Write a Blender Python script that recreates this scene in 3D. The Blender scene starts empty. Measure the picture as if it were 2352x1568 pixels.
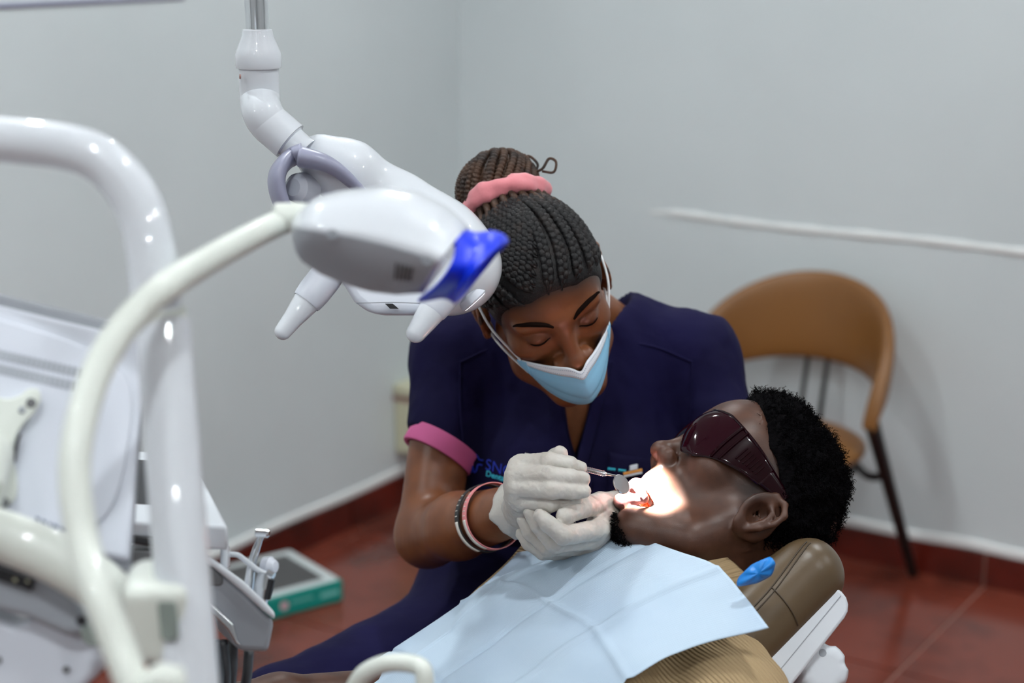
import bpy, math, random
import numpy as np
from mathutils import Vector, Matrix, noise as mnoise
random.seed(7); np.random.seed(7)
SC = bpy.context.scene
COL = SC.collection
# ------------------------------------------------------------------ camera
F = 3900.0; CAMH = 1.68
PITCH = math.atan(969/F); SP, CP = math.sin(PITCH), math.cos(PITCH)
cam_d = bpy.data.cameras.new('camera'); cam = bpy.data.objects.new('camera', cam_d); COL.objects.link(cam)
cam.location = (0, 0, CAMH); cam.rotation_euler = (math.pi/2-PITCH, 0, 0)
cam_d.sensor_width = 36.0; cam_d.lens = 36.0*F/2352
cam_d.dof.use_dof = True; cam_d.dof.focus_distance = 1.95; cam_d.dof.aperture_fstop = 3.2
cam_d.clip_start = 0.02
SC.camera = cam
# ------------------------------------------------------------------ world and exposure
w = bpy.data.worlds.new('world'); SC.world = w; w.use_nodes = True
w.node_tree.nodes['Background'].inputs[0].default_value = (.8, .85, .9, 1)
w.node_tree.nodes['Background'].inputs[1].default_value = 0.05
SC.view_settings.view_transform = 'Standard'
try: SC.view_settings.look = 'None'
except Exception: pass
SC.view_settings.gamma = 1; SC.view_settings.use_curve_mapping = False
SC.view_settings.exposure = 0.0
LAMP_STRENGTH = 1150.0
# ------------------------------------------------------------------ coordinates
CAMP = np.array([0, 0, CAMH])
RT = np.array([1., 0, 0]); UP = np.array([0, SP, CP]); TW = np.array([0, -CP, SP])   # right, up, toward camera
def ray(x, y):
    u = (x-1176)/F; v = -(y-784)/F
    return u*RT+v*UP-TW
def P(x, y, d): return CAMP+d*ray(x, y)
def PZ(x, y, z):
    r = ray(x, y); return CAMP+r*((z-CAMH)/r[2])
def cv(a, b, c): return a*RT+b*UP+c*TW                      # a direction given as right / up / toward
RA = np.array([.8371, -.5471, 0]); RB = np.array([-.5471, -.8371, 0]); ZV = np.array([0, 0, 1.])
def W(a, b, z): return a*RA+b*RB+z*ZV                        # room axes
def nrm(v): v = np.asarray(v, float); return v/np.linalg.norm(v)
class Fr:
    """a local frame: columns of R are its x, y, z axes in the world"""
    def __init__(s, o, x, y, z): s.o = np.asarray(o, float); s.R = np.stack([x, y, z], 1)
    def p(s, v): return s.o+s.R@np.asarray(v, float)
    def P(s, V): return s.o+np.asarray(V, float)@s.R.T
    def inv(s, V): return (np.asarray(V, float)-s.o)@s.R
def frame_fu(o, f, u):
    f = nrm(f); u = nrm(u-np.dot(u, f)*f); return Fr(o, np.cross(f, u), f, u)
WORLD = Fr((0, 0, 0), RT, np.array([0, 1., 0]), ZV)
# ------------------------------------------------------------------ objects
WL = {}
def tag(o, label=None, cat=None, group=None, kind=None):
    if label: o['label'] = label
    if cat: o['category'] = cat
    if group: o['group'] = group
    if kind: o['kind'] = kind
    return o
def thing(name, loc, label, cat, group=None):
    o = bpy.data.objects.new(name, None); COL.objects.link(o); o.empty_display_size = .05
    o.location = tuple(loc); WL[o] = np.asarray(loc, float)
    return tag(o, label, cat, group)
def link(name, me, parent=None, mat=None, wl=None):
    """mesh data in world coordinates -> object with its origin at the thing's base"""
    o = bpy.data.objects.new(name, me); COL.objects.link(o)
    co = np.empty(len(me.vertices)*3, np.float32); me.vertices.foreach_get('co', co); co = co.reshape(-1, 3)
    if parent is not None:
        wl = WL[parent]; o.parent = parent; WL[o] = wl
        base = wl
    else:
        if wl is None: wl = np.array([(co[:, 0].min()+co[:, 0].max())/2, (co[:, 1].min()+co[:, 1].max())/2, co[:, 2].min()])
        base = np.asarray(wl, float); o.location = tuple(base); WL[o] = base
    co -= base.astype(np.float32); me.vertices.foreach_set('co', co.ravel()); me.update()
    if mat is not None: me.materials.append(mat)
    return o
def mesh_np(name, V, quads=None, tris=None, polys=None, smooth=True):
    me = bpy.data.meshes.new(name)
    V = np.asarray(V, np.float32)
    if polys is not None:
        me.from_pydata([tuple(map(float, v)) for v in V], [], [tuple(map(int, f)) for f in polys])
    else:
        fs = []; st = []; n = 0
        idx = []
        if quads is not None and len(quads):
            q = np.asarray(quads, np.int32); idx.append(q.ravel()); st.append(np.arange(len(q))*4); n = len(q)*4
            tot = [np.full(len(q), 4)]
        else: tot = []
        if tris is not None and len(tris):
            t = np.asarray(tris, np.int32); idx.append(t.ravel()); st.append(n+np.arange(len(t))*3); tot.append(np.full(len(t), 3))
        idx = np.concatenate(idx).astype(np.int32); st = np.concatenate(st).astype(np.int32)
        me.vertices.add(len(V)); me.vertices.foreach_set('co', V.ravel())
        me.loops.add(len(idx)); me.loops.foreach_set('vertex_index', idx)
        me.polygons.add(len(st)); me.polygons.foreach_set('loop_start', st)
        me.update(calc_edges=True); me.validate()
    if smooth: me.polygons.foreach_set('use_smooth', np.ones(len(me.polygons), bool))
    return me
def attr_vec(me, name, V):
    a = me.attributes.new(name, 'FLOAT_VECTOR', 'POINT'); a.data.foreach_set('vector', np.asarray(V, np.float32).ravel())
def attr_f(me, name, v):
    a = me.attributes.new(name, 'FLOAT', 'POINT'); a.data.foreach_set('value', np.asarray(v, np.float32).ravel())
def sharp(me, deg=35):
    try: me.set_sharp_from_angle(angle=math.radians(deg))
    except Exception: pass
    return me
class MB:
    """collects shapes in world coordinates; build() links them as ONE mesh object"""
    def __init__(s): s.v = []; s.f = []
    def add(s, V, faces):
        o = len(s.v); s.v += [tuple(map(float, p)) for p in V]; s.f += [tuple(i+o for i in f) for f in faces]; return s
    def grid(s, G, cu=False, cw=False):
        """G[i][j] -> surface; cu closes i, cw closes j"""
        G = np.asarray(G, float); n, m = G.shape[:2]; fs = []
        for i in range(n if cu else n-1):
            for j in range(m if cw else m-1):
                a, b = i, (i+1) % n; c, d = j, (j+1) % m
                fs.append((a*m+c, b*m+c, b*m+d, a*m+d))
        return s.add(G.reshape(-1, 3), fs)
    def tube(s, pts, r, n=16, cap=True, flat=None, flatdir=None):
        pts = np.asarray(pts, float); k = len(pts)
        r = np.full(k, r, float) if np.isscalar(r) else np.asarray(r, float)
        T = np.gradient(pts, axis=0); T /= np.linalg.norm(T, axis=1)[:, None]
        ref = np.array([0, 0, 1.]) if abs(T[0][2]) < .9 else np.array([1., 0, 0])
        if flatdir is not None: ref = np.asarray(flatdir, float)
        N = ref-np.dot(ref, T[0])*T[0]; N /= np.linalg.norm(N); rings = []
        for i in range(k):
            N = N-np.dot(N, T[i])*T[i]; N /= np.linalg.norm(N); B = np.cross(T[i], N)
            fx = 1 if flat is None else (flat if np.isscalar(flat) else flat[i])
            a = np.arange(n)*2*math.pi/n
            rings.append(pts[i]+r[i]*(np.cos(a)[:, None]*N*fx+np.sin(a)[:, None]*B))
        s.grid(rings, cw=True)
        if cap:
            o = len(s.v)-k*n
            s.f.append(tuple(o+j for j in range(n))[::-1]); s.f.append(tuple(o+(k-1)*n+j for j in range(n)))
        return s
    def lathe(s, fr, prof, n=32, cap=True):
        """prof: (radius, z) pairs about the frame's z axis"""
        a = np.arange(n)*2*math.pi/n; rings = []
        for r, z in prof: rings.append(fr.P(np.stack([r*np.cos(a), r*np.sin(a), np.full(n, z)], 1)))
        o = len(s.v); s.grid(rings, cw=True); k = len(prof)
        if cap:
            s.f.append(tuple(o+j for j in range(n))[::-1]); s.f.append(tuple(o+(k-1)*n+j for j in range(n)))
        return s
    def box(s, fr, c, h):
        c = np.asarray(c, float); V = [fr.p(c+np.array(h)*np.array(q)) for q in [(-1,-1,-1),(1,-1,-1),(1,1,-1),(-1,1,-1),(-1,-1,1),(1,-1,1),(1,1,1),(-1,1,1)]]
        return s.add(V, [(3,2,1,0),(4,5,6,7),(0,1,5,4),(1,2,6,5),(2,3,7,6),(3,0,4,7)])
    def prism(s, pts, vec):
        pts = np.asarray(pts, float); n = len(pts); vec = np.asarray(vec, float)
        return s.add(list(pts)+list(pts+vec), [tuple(range(n))[::-1], tuple(range(n, 2*n))]+[(i, (i+1) % n, n+(i+1) % n, n+i) for i in range(n)])
    def build(s, name, mat, parent=None, bevel=0, seg=3, sub=0, smooth=True, ang=35, wl=None, solid=0):
        me = mesh_np(name, s.v, polys=s.f, smooth=smooth)
        import bmesh
        bm = bmesh.new(); bm.from_mesh(me); bmesh.ops.recalc_face_normals(bm, faces=bm.faces[:]); bm.to_mesh(me); bm.free()
        if smooth and ang: sharp(me, ang)
        o = link(name, me, parent, mat, wl)
        if solid:
            m = o.modifiers.new('solid', 'SOLIDIFY'); m.thickness = solid; m.offset = 0
        if bevel:
            m = o.modifiers.new('bevel', 'BEVEL'); m.width = bevel; m.segments = seg; m.limit_method = 'ANGLE'; m.angle_limit = math.radians(30)
        if sub:
            m = o.modifiers.new('sub', 'SUBSURF'); m.levels = sub; m.render_levels = sub
        return o
def spline(pts, n=12, closed=False):
    """Catmull-Rom through the points (any dimension)"""
    p = np.asarray(pts, float); k = len(p); out = []
    rng = range(k) if closed else range(k-1)
    for i in rng:
        p0 = p[(i-1) % k] if closed or i > 0 else 2*p[0]-p[1]
        p1 = p[i]; p2 = p[(i+1) % k]
        p3 = p[(i+2) % k] if closed or i+2 < k else 2*p[-1]-p[-2]
        for t in np.arange(n)/n:
            out.append(.5*(2*p1+(p2-p0)*t+(2*p0-5*p1+4*p2-p3)*t*t+(3*p1-p0-3*p2+p3)*t**3))
    if not closed: out.append(p[-1])
    return np.array(out)
# ------------------------------------------------------------------ signed-distance sculpting
class S:
    """a list of smooth-blended primitives"""
    def __init__(s): s.q = []
    def _a(s, fn, lo, hi, k, op): s.q.append((fn, np.asarray(lo, float), np.asarray(hi, float), k, op)); return s
    def cone(s, a, b, ra, rb=None, k=.01, op='+', fr=WORLD):
        rb = ra if rb is None else rb; a = fr.p(a); b = fr.p(b); ba = b-a; L = float(ba@ba)+1e-12
        def fn(X, Y, Z):
            h = np.clip(((X-a[0])*ba[0]+(Y-a[1])*ba[1]+(Z-a[2])*ba[2])/L, 0, 1)
            return np.sqrt((X-a[0]-h*ba[0])**2+(Y-a[1]-h*ba[1])**2+(Z-a[2]-h*ba[2])**2)-(ra+(rb-ra)*h)
        m = max(ra, rb); return s._a(fn, np.minimum(a, b)-m, np.maximum(a, b)+m, k, op)
    def chain(s, pts, rs, k=.008, op='+', fr=WORLD):
        for i in range(len(pts)-1): s.cone(pts[i], pts[i+1], rs[i], rs[i+1], k, op, fr)
        return s
    def ell(s, c, r, k=.01, op='+', fr=WORLD, R=None):
        c = fr.p(c); M = fr.R if R is None else fr.R@np.asarray(R); r = np.asarray(r, float)
        ir = 1/r
        def fn(X, Y, Z):
            dx, dy, dz = X-c[0], Y-c[1], Z-c[2]; k0 = 0; k1 = 0
            for i in range(3):
                q = (dx*M[0, i]+dy*M[1, i]+dz*M[2, i])*ir[i]; k0 = k0+q*q; k1 = k1+(q*ir[i])**2
            k0 = np.sqrt(k0); return k0*(k0-1)/(np.sqrt(k1)+1e-6)
        e = np.sqrt((M**2)@(r**2)); return s._a(fn, c-e, c+e, k, op)
    def box(s, c, h, r=.01, k=.005, op='+', fr=WORLD, R=None):
        c = fr.p(c); M = fr.R if R is None else fr.R@np.asarray(R); h = np.asarray(h, float)-r
        def fn(X, Y, Z):
            dx, dy, dz = X-c[0], Y-c[1], Z-c[2]
            q = [np.abs(dx*M[0, i]+dy*M[1, i]+dz*M[2, i])-h[i] for i in range(3)]
            o = np.sqrt(sum(np.maximum(v, 0)**2 for v in q)); return o+np.minimum(np.maximum(q[0], np.maximum(q[1], q[2])), 0)-r
        e = np.abs(M)@(h+r); return s._a(fn, c-e, c+e, k, op)
    def torus(s, c, R, r, k=.005, op='+', fr=WORLD, sx=1., sy=1.):
        c = fr.p(c); M = fr.R
        def fn(X, Y, Z):
            dx, dy, dz = X-c[0], Y-c[1], Z-c[2]
            q = [dx*M[0, i]+dy*M[1, i]+dz*M[2, i] for i in range(3)]
            return np.sqrt((np.sqrt((q[0]/sx)**2+(q[1]/sy)**2)-R)**2+q[2]**2)-r
        m = (R+r)*max(sx, sy, 1); return s._a(fn, c-m, c+m, k, op)
    def half(s, pt, n, k=.004, op='-', lo=None, hi=None):
        """removes (op '-') what lies on the +n side of a plane"""
        pt = np.asarray(pt, float); n = nrm(n)
        fn = lambda X, Y, Z: -((X-pt[0])*n[0]+(Y-pt[1])*n[1]+(Z-pt[2])*n[2])
        B = 9.; return s._a(fn, [-B]*3 if lo is None else lo, [B]*3 if hi is None else hi, k, op)
    def fun(s, fn, lo, hi, k=.004, op='-'): return s._a(fn, lo, hi, k, op)
    def ext(s, o, grow=0.):
        for fn, lo, hi, k, op in o.q:
            g = (lambda X, Y, Z, fn=fn: fn(X, Y, Z)-grow) if op == '+' else fn
            s.q.append((g, lo-grow, hi+grow, k, op))
        return s
    def at(s, V):
        V = np.asarray(V, float); X, Y, Z = V[:, 0], V[:, 1], V[:, 2]; D = np.full(len(V), .5)
        for fn, lo, hi, k, op in s.q: D = _blend(D, fn(X, Y, Z), k, op)
        return D
    def grad(s, V, e=.0015):
        V = np.asarray(V, float); g = np.stack([s.at(V+e*np.eye(3)[i])-s.at(V-e*np.eye(3)[i]) for i in range(3)], 1)
        return g/(np.linalg.norm(g, axis=1)[:, None]+1e-9)
    def snap(s, V, off=0., it=5):
        V = np.array(V, float)
        for _ in range(it): V -= (s.at(V)-off)[:, None]*s.grad(V)*.9
        return V
    def cast(s, O, d, off=0., n=60, tmax=.6):
        """march points O along d until the surface (plus off) is met"""
        V = np.array(O, float); d = nrm(d); t = np.zeros(len(V))
        for _ in range(n):
            D = s.at(V+t[:, None]*d)-off; t = np.minimum(t+np.clip(D*.8, -.02, .03), tmax)
        return V+t[:, None]*d, t
    def mesh(s, h, fine=None, pad=.01):
        lo = np.min([q[1] for q in s.q if q[4] == '+'], 0)-pad; hi = np.max([q[2] for q in s.q if q[4] == '+'], 0)+pad
        ax = []
        for i in range(3):
            if fine is None: c = np.arange(lo[i], hi[i]+h, h)
            else:
                a, b, hf = max(fine[0][i], lo[i]), min(fine[1][i], hi[i]), fine[2]
                c = np.concatenate([np.arange(a-h, lo[i]-h, -h)[::-1], np.arange(a, b, hf), np.arange(b, hi[i]+h, h)])
                c = np.unique(np.round(c, 6)); c = c[np.concatenate([[True], np.diff(c) > hf*.3])]
            ax.append(c.astype(np.float32))
        D = np.full([len(c) for c in ax], .5, np.float32)
        for fn, l, u, k, op in s.q:
            m = k+3*h; sl = []
            for i in range(3):
                a = np.searchsorted(ax[i], l[i]-m); b = np.searchsorted(ax[i], u[i]+m); sl.append(slice(max(a-1, 0), b+1))
            X = ax[0][sl[0]][:, None, None]; Y = ax[1][sl[1]][None, :, None]; Z = ax[2][sl[2]][None, None, :]
            if 0 in (X.size, Y.size, Z.size): continue
            D[tuple(sl)] = _blend(D[tuple(sl)], fn(X, Y, Z).astype(np.float32), k, op)
        return nets(D, ax)
def _blend(a, b, k, op):
    if op == '+':
        if k <= 0: return np.minimum(a, b)
        return _smin(a, b, k)
    if op == '-': return -_smin(-a, b, k) if k > 0 else np.maximum(a, -b)
    if op == '&': return -_smin(-a, -b, k) if k > 0 else np.maximum(a, b)
def _smin(a, b, k):
    h = np.maximum(k-np.abs(a-b), 0)/k
    return np.minimum(a, b)-h*h*k*.25
def nets(D, ax):
    """surface nets on a rectilinear grid -> vertices, quads"""
    I = D < 0; nx, ny, nz = D.shape
    C = np.zeros((nx-1, ny-1, nz-1), np.int8)
    cs = [(i, j, k) for i in (0, 1) for j in (0, 1) for k in (0, 1)]
    sub = lambda A, i, j, k: A[i:nx-1+i, j:ny-1+j, k:nz-1+k]
    for c in cs: C += sub(I, *c)
    cell = np.argwhere((C > 0) & (C < 8)); n = len(cell)
    idx = np.full(C.shape, -1, np.int32); idx[tuple(cell.T)] = np.arange(n)
    acc = np.zeros((n, 3)); cnt = np.zeros(n)
    pos = lambda c: np.stack([ax[t][cell[:, t]+c[t]] for t in range(3)], 1).astype(float)
    val = lambda c: D[cell[:, 0]+c[0], cell[:, 1]+c[1], cell[:, 2]+c[2]].astype(float)
    PV = {c: (pos(c), val(c)) for c in cs}
    for a in cs:
        for t in range(3):
            if a[t] == 0:
                b = tuple(a[q]+(q == t) for q in range(3)); pa, va = PV[a]; pb, vb = PV[b]
                m = (va < 0) != (vb < 0); tt = np.where(m, va/(np.where(m, va-vb, 1)), 0)
                acc += np.where(m[:, None], pa+tt[:, None]*(pb-pa), 0); cnt += m
    V = acc/np.maximum(cnt, 1)[:, None]; Q = []
    for t in range(3):
        a = [slice(None)]*3; b = [slice(None)]*3; a[t] = slice(0, -1); b[t] = slice(1, None)
        e = np.argwhere(I[tuple(a)] != I[tuple(b)]); u, v = [q for q in range(3) if q != t]
        e = e[(e[:, u] > 0) & (e[:, v] > 0) & (e[:, u] < D.shape[u]-1) & (e[:, v] < D.shape[v]-1)]
        flip = I[tuple(a)][tuple(e.T)]
        def ci(du, dv):
            c = e.copy(); c[:, u] -= du; c[:, v] -= dv; return idx[tuple(c.T)]
        q = np.stack([ci(1, 1), ci(0, 1), ci(0, 0), ci(1, 0)], 1)
        if t == 1: flip = ~flip
        q[~flip] = q[~flip][:, ::-1]; Q.append(q[(q >= 0).all(1)])
    return V, np.concatenate(Q)
def smooth_v(V, Q, it=1, f=.5):
    for _ in range(it):
        A = np.zeros_like(V); c = np.zeros(len(V))
        for i in range(4):
            for j in ((i+1) % 4, (i+3) % 4):
                np.add.at(A, Q[:, i], V[Q[:, j]]); np.add.at(c, Q[:, i], 1)
        V = V+f*(A/np.maximum(c, 1)[:, None]-V)
    return V
def sdf_obj(name, sd, h, mat, parent=None, fine=None, smooth=1, keep=None, wl=None, sub=0):
    V, Q = sd.mesh(h, fine)
    if smooth: V = smooth_v(V, Q, smooth)
    if keep is not None:
        k = keep(V); Q = Q[k[Q].all(1)]; u = np.unique(Q); mp = np.full(len(V), -1); mp[u] = np.arange(len(u)); V = V[u]; Q = mp[Q]
    me = mesh_np(name, V, quads=Q)
    o = link(name, me, parent, mat, wl)
    return o, V
def fbm(V, sc, oct=2):
    out = np.zeros(len(V))
    for i, p in enumerate(np.asarray(V, float)*sc): out[i] = mnoise.fractal(Vector(p), 1., 2., oct)
    return out
# ------------------------------------------------------------------ materials
def srgb(r, g, b):
    f = lambda c: (c/255/12.92) if c/255 <= .04045 else ((c/255+.055)/1.055)**2.4
    return (f(r), f(g), f(b))
def mat(name, col, rough=.5, metal=0., spec=.5, coat=0., mix=None, bump=None, wave=None, emit=None, attr=None, alpha=1., trans=0., sss=0., coord='Object', attrcols=None, sheen=0.):
    """mix=(scale, colour2, lo, hi)   bump=(scale, strength)   wave=(coord attr, axis, scale, strength)   attrcols=[(attribute, colour), ...]"""
    m = bpy.data.materials.new(name); m.use_nodes = True; nt = m.node_tree; N = nt.nodes; L = nt.links
    b = N['Principled BSDF']; b.inputs['Base Color'].default_value = (*col, 1); b.inputs['Roughness'].default_value = rough
    b.inputs['Metallic'].default_value = metal; b.inputs['Specular IOR Level'].default_value = spec
    b.inputs['Coat Weight'].default_value = coat; b.inputs['Coat Roughness'].default_value = .03
    if trans: b.inputs['Transmission Weight'].default_value = trans
    if sheen: b.inputs['Sheen Weight'].default_value = sheen; b.inputs['Sheen Roughness'].default_value = .6
    if sss: b.inputs['Subsurface Weight'].default_value = sss; b.inputs['Subsurface Radius'].default_value = (.01, .004, .002); b.inputs['Subsurface Scale'].default_value = 1
    if emit: b.inputs['Emission Color'].default_value = (*emit[0], 1); b.inputs['Emission Strength'].default_value = emit[1]
    b.inputs['Alpha'].default_value = alpha
    tc = N.new('ShaderNodeTexCoord'); cur = None
    if mix:
        t = N.new('ShaderNodeTexNoise'); t.inputs['Scale'].default_value = mix[0]; t.inputs['Detail'].default_value = 5
        L.new(tc.outputs[coord], t.inputs['Vector'])
        r = N.new('ShaderNodeMapRange'); r.inputs[1].default_value = mix[2]; r.inputs[2].default_value = mix[3]; L.new(t.outputs['Fac'], r.inputs[0])
        x = N.new('ShaderNodeMix'); x.data_type = 'RGBA'; x.inputs[6].default_value = (*col, 1); x.inputs[7].default_value = (*mix[1], 1)
        L.new(r.outputs[0], x.inputs[0]); cur = x.outputs[2]
    for an, ac in (attrcols or []):
        a = N.new('ShaderNodeAttribute'); a.attribute_name = an
        x = N.new('ShaderNodeMix'); x.data_type = 'RGBA'; x.inputs[6].default_value = (*col, 1); x.inputs[7].default_value = (*ac, 1)
        if cur: L.new(cur, x.inputs[6])
        L.new(a.outputs['Fac'], x.inputs[0]); cur = x.outputs[2]
    if cur: L.new(cur, b.inputs['Base Color'])
    hgt = None
    for bp in ([bump] if bump and not isinstance(bump, list) else (bump or [])):
        t = N.new('ShaderNodeTexNoise'); t.inputs['Scale'].default_value = bp[0]; t.inputs['Detail'].default_value = 4
        L.new(tc.outputs[coord], t.inputs['Vector'])
        k = N.new('ShaderNodeBump'); k.inputs['Strength'].default_value = bp[1]; k.inputs['Distance'].default_value = bp[2] if len(bp) > 2 else .002
        L.new(t.outputs['Fac'], k.inputs['Height'])
        if hgt: L.new(hgt, k.inputs['Normal'])
        hgt = k.outputs[0]
    for wv in ([wave] if wave and not isinstance(wave, list) else (wave or [])):
        t = N.new('ShaderNodeTexWave'); t.bands_direction = wv[1]; t.inputs['Scale'].default_value = wv[2]
        t.inputs['Distortion'].default_value = wv[5] if len(wv) > 5 else 0; t.inputs['Detail'].default_value = 0
        if wv[0]:
            a = N.new('ShaderNodeAttribute'); a.attribute_name = wv[0]; L.new(a.outputs['Vector'], t.inputs['Vector'])
        else: L.new(tc.outputs['Object'], t.inputs['Vector'])
        k = N.new('ShaderNodeBump'); k.inputs['Strength'].default_value = wv[3]; k.inputs['Distance'].default_value = wv[4]
        L.new(t.outputs['Fac'], k.inputs['Height'])
        if hgt: L.new(hgt, k.inputs['Normal'])
        hgt = k.outputs[0]
    if hgt: L.new(hgt, b.inputs['Normal'])
    return m
M = {}
M['wall'] = mat('wall_paint', srgb(218, 226, 228), .45, spec=.35, mix=(1.3, srgb(209, 217, 219), .35, .7), bump=(9, .12, .01))
M['plaster'] = mat('plaster_seam', srgb(238, 241, 240), .5, bump=(40, .3, .003))
M['ceil'] = mat('ceiling_paint', srgb(236, 238, 238), .7)
M['tile'] = mat('red_floor_tile', srgb(124, 58, 43), .2, spec=.5, mix=(4.5, srgb(74, 36, 28), .42, .72), bump=(30, .03, .002))
M['grout'] = mat('grout', srgb(158, 112, 100), .7)
M['skirt'] = mat('skirting_tile', srgb(104, 34, 24), .2, mix=(5, srgb(66, 26, 20), .4, .7))
M['white'] = mat('white_enamel', srgb(212, 217, 223), .38, spec=.3, coat=.9)
M['cream'] = mat('cream_white_hose', srgb(214, 219, 211), .4, coat=.2)
M['satin'] = mat('white_satin_plastic', srgb(206, 211, 221), .38)
M['grey'] = mat('grey_plastic', srgb(150, 155, 162), .4)
M['dgrey'] = mat('dark_grey_plastic', srgb(96, 97, 99), .45)
M['lav'] = mat('lavender_grey_plastic', srgb(150, 152, 174), .35)
M['green'] = mat('grey_green_rubber', srgb(128, 138, 132), .5)
M['black'] = mat('black_plastic', srgb(26, 26, 30), .4)
M['blackmet'] = mat('black_painted_metal', srgb(14, 14, 15), .4)
M['rubber'] = mat('dark_hose_rubber', srgb(60, 62, 66), .5)
M['chrome'] = mat('chrome', (.78, .8, .82), .08, metal=1.)
M['steel'] = mat('brushed_steel', (.6, .62, .64), .25, metal=1.)
M['blue'] = mat('blue_plastic', srgb(6, 50, 222), .4, spec=.3, coat=.1)
M['tan'] = mat('tan_leather', srgb(134, 90, 44), .42, mix=(3, srgb(122, 80, 38), .4, .7), bump=(220, .1, .001))
M['brown'] = mat('brown_leather', srgb(92, 75, 52), .36, mix=(5, srgb(80, 64, 44), .35, .7), bump=[(320, .15, .0008), (14, .12, .006)])
M['thread'] = mat('seam_thread', srgb(62, 49, 33), .6)
M['teal'] = mat('teal_card', srgb(0, 142, 130), .4)
M['boxwhite'] = mat('printed_white_card', srgb(212, 220, 220), .4)
M['boxgrey'] = mat('printed_grey_card', srgb(78, 78, 78), .4)
M['boxpink'] = mat('printed_pink', srgb(205, 172, 180), .5)
M['boxpale'] = mat('printed_pale_teal', srgb(120, 200, 192), .5)
M['ivory'] = mat('ivory_plastic', srgb(206, 204, 176), .4)
M['band'] = mat('dull_pink_band', srgb(150, 112, 104), .5)
M['led'] = mat('lamp_lens', (1, 1, 1), .3, emit=((.93, .985, 1), LAMP_STRENGTH))
M['ledface'] = mat('led_window', (.9, .95, 1), .1, emit=((.95, .98, 1), 4))
# ------------------------------------------------------------------ the room
A0, A1, B0, B1, ZC = -2.89, 3.4, -4.14, 3.4, 2.75
def slab(name, fr_o, x, y, z, c, h, m, kind='structure'):
    mb = MB(); mb.box(Fr(fr_o, x, y, z), c, h); o = mb.build(name, m, smooth=False); tag(o, kind=kind); return o
ROOM = Fr((0, 0, 0), RA, RB, ZV)      # x = along the right wall, y = along the left wall towards the camera
def rbox(name, lo, hi, m, parent=None, **k):
    lo = np.array(lo); hi = np.array(hi); mb = MB(); mb.box(ROOM, (lo+hi)/2, (hi-lo)/2)
    return mb.build(name, m, parent, smooth=False, **k)
flo = rbox('floor', (A0-.1, B0-.1, -.12), (A1+.1, B1+.1, -.004), M['grout']); tag(flo, kind='structure')
TS = .532; g = .004
ta = [-1.231+TS*i for i in range(-4, 10)]; tb = [-4.043+TS*i for i in range(0, 16)]
ta = [A0]+[t for t in ta if A0+.02 < t < A1-.02]+[A1]; tb = [B0]+[t for t in tb if t < B1-.02]+[B1]
for i in range(len(ta)-1):
    for j in range(len(tb)-1):
        rbox('tile', (ta[i]+g, tb[j]+g, -.012), (ta[i+1]-g, tb[j+1]-g, 0), M['tile'], flo)
for nm, lo, hi in (('wall_left', (A0-.12, B0-.12, 0), (A0, B1+.12, ZC)), ('wall_right', (A0, B0-.12, 0), (A1+.12, B0, ZC)),
                   ('wall_back', (A0, B1, 0), (A1+.12, B1+.12, ZC)), ('wall_far_right', (A1, B0, 0), (A1+.12, B1, ZC))):
    tag(rbox(nm, lo, hi, M['wall']), kind='structure')
tag(rbox('ceiling', (A0-.12, B0-.12, ZC), (A1+.12, B1+.12, ZC+.1), M['ceil']), kind='structure')
BH = .086
bl = rbox('baseboard_left', (A0, B0, 0), (A0+.007, B1, BH-.003), M['grout']); tag(bl, kind='structure')
br = rbox('baseboard_right', (A0, B0, 0), (A1, B0+.007, BH-.003), M['grout']); tag(br, kind='structure')
jb = [B0+.02]+[-3.57+TS*i for i in range(0, 14) if -3.57+TS*i < B1-.02]+[B1]
for i in range(len(jb)-1): rbox('skirting_tile', (A0, jb[i]+g, .001), (A0+.014, min(jb[i+1], B1)-g, BH), M['skirt'], bl)
ja = [A0+.02]+[-1.235+TS*i for i in range(-3, 10) if A0+.1 < -1.235+TS*i < A1]+[A1]
for i in range(len(ja)-1): rbox('skirting_tile', (ja[i]+g, B0, .001), (ja[i+1]-g, B0+.014, BH), M['skirt'], br)
# uneven paint lip above the skirting and the raised plaster seam on the right wall
mb = MB()
mb.tube([W(a, B0+.001, BH+.012+.003*math.sin(a*9)+.002*math.sin(a*23)) for a in np.arange(A0+.02, A1, .05)], .016, 8, flat=.5, flatdir=RB)
tag(mb.build('trim_1', M['plaster']), kind='structure')
mb = MB()
mb.tube([W(A0+.001, b, BH+.012+.002*math.sin(b*11)) for b in np.arange(B0+.02, B1, .05)], .014, 8, flat=.5, flatdir=RA)
tag(mb.build('trim_2', M['plaster']), kind='structure')
def on_right_wall(x, y, off=0):
    r = ray(x, y); t = (B0+off)/np.dot(r, RB)*1.0; return CAMP+r*t
def on_left_wall(x, y, off=0):
    r = ray(x, y); return CAMP+r*((A0+off)/np.dot(r, RA))
pts = [on_right_wall(x, y) for x, y in ((1490, 487), (1556, 490), (1640, 502), (1700, 510), (1800, 522), (1900, 532), (2000, 541), (2120, 552), (2240, 566), (2352, 580), (2480, 597))]
pp = spline(pts, 8); rr = np.full(len(pp), .0105); rr[:8] = np.linspace(.002, .0105, 8)
rr *= 1+.22*np.sin(np.arange(len(pp))*.9)*np.sin(np.arange(len(pp))*.37)
mb = MB(); mb.tube(pp, rr, 10, flatdir=RB, flat=.55)
tag(mb.build('trim_3', M['plaster']), kind='structure')
p0, p1 = on_left_wall(-500, 38), on_left_wall(420, -6)
mb = MB(); mb.tube([p0-RB*0, p1], .006, 8); tag(mb.build('trim_4', M['lav']), kind='structure')
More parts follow.
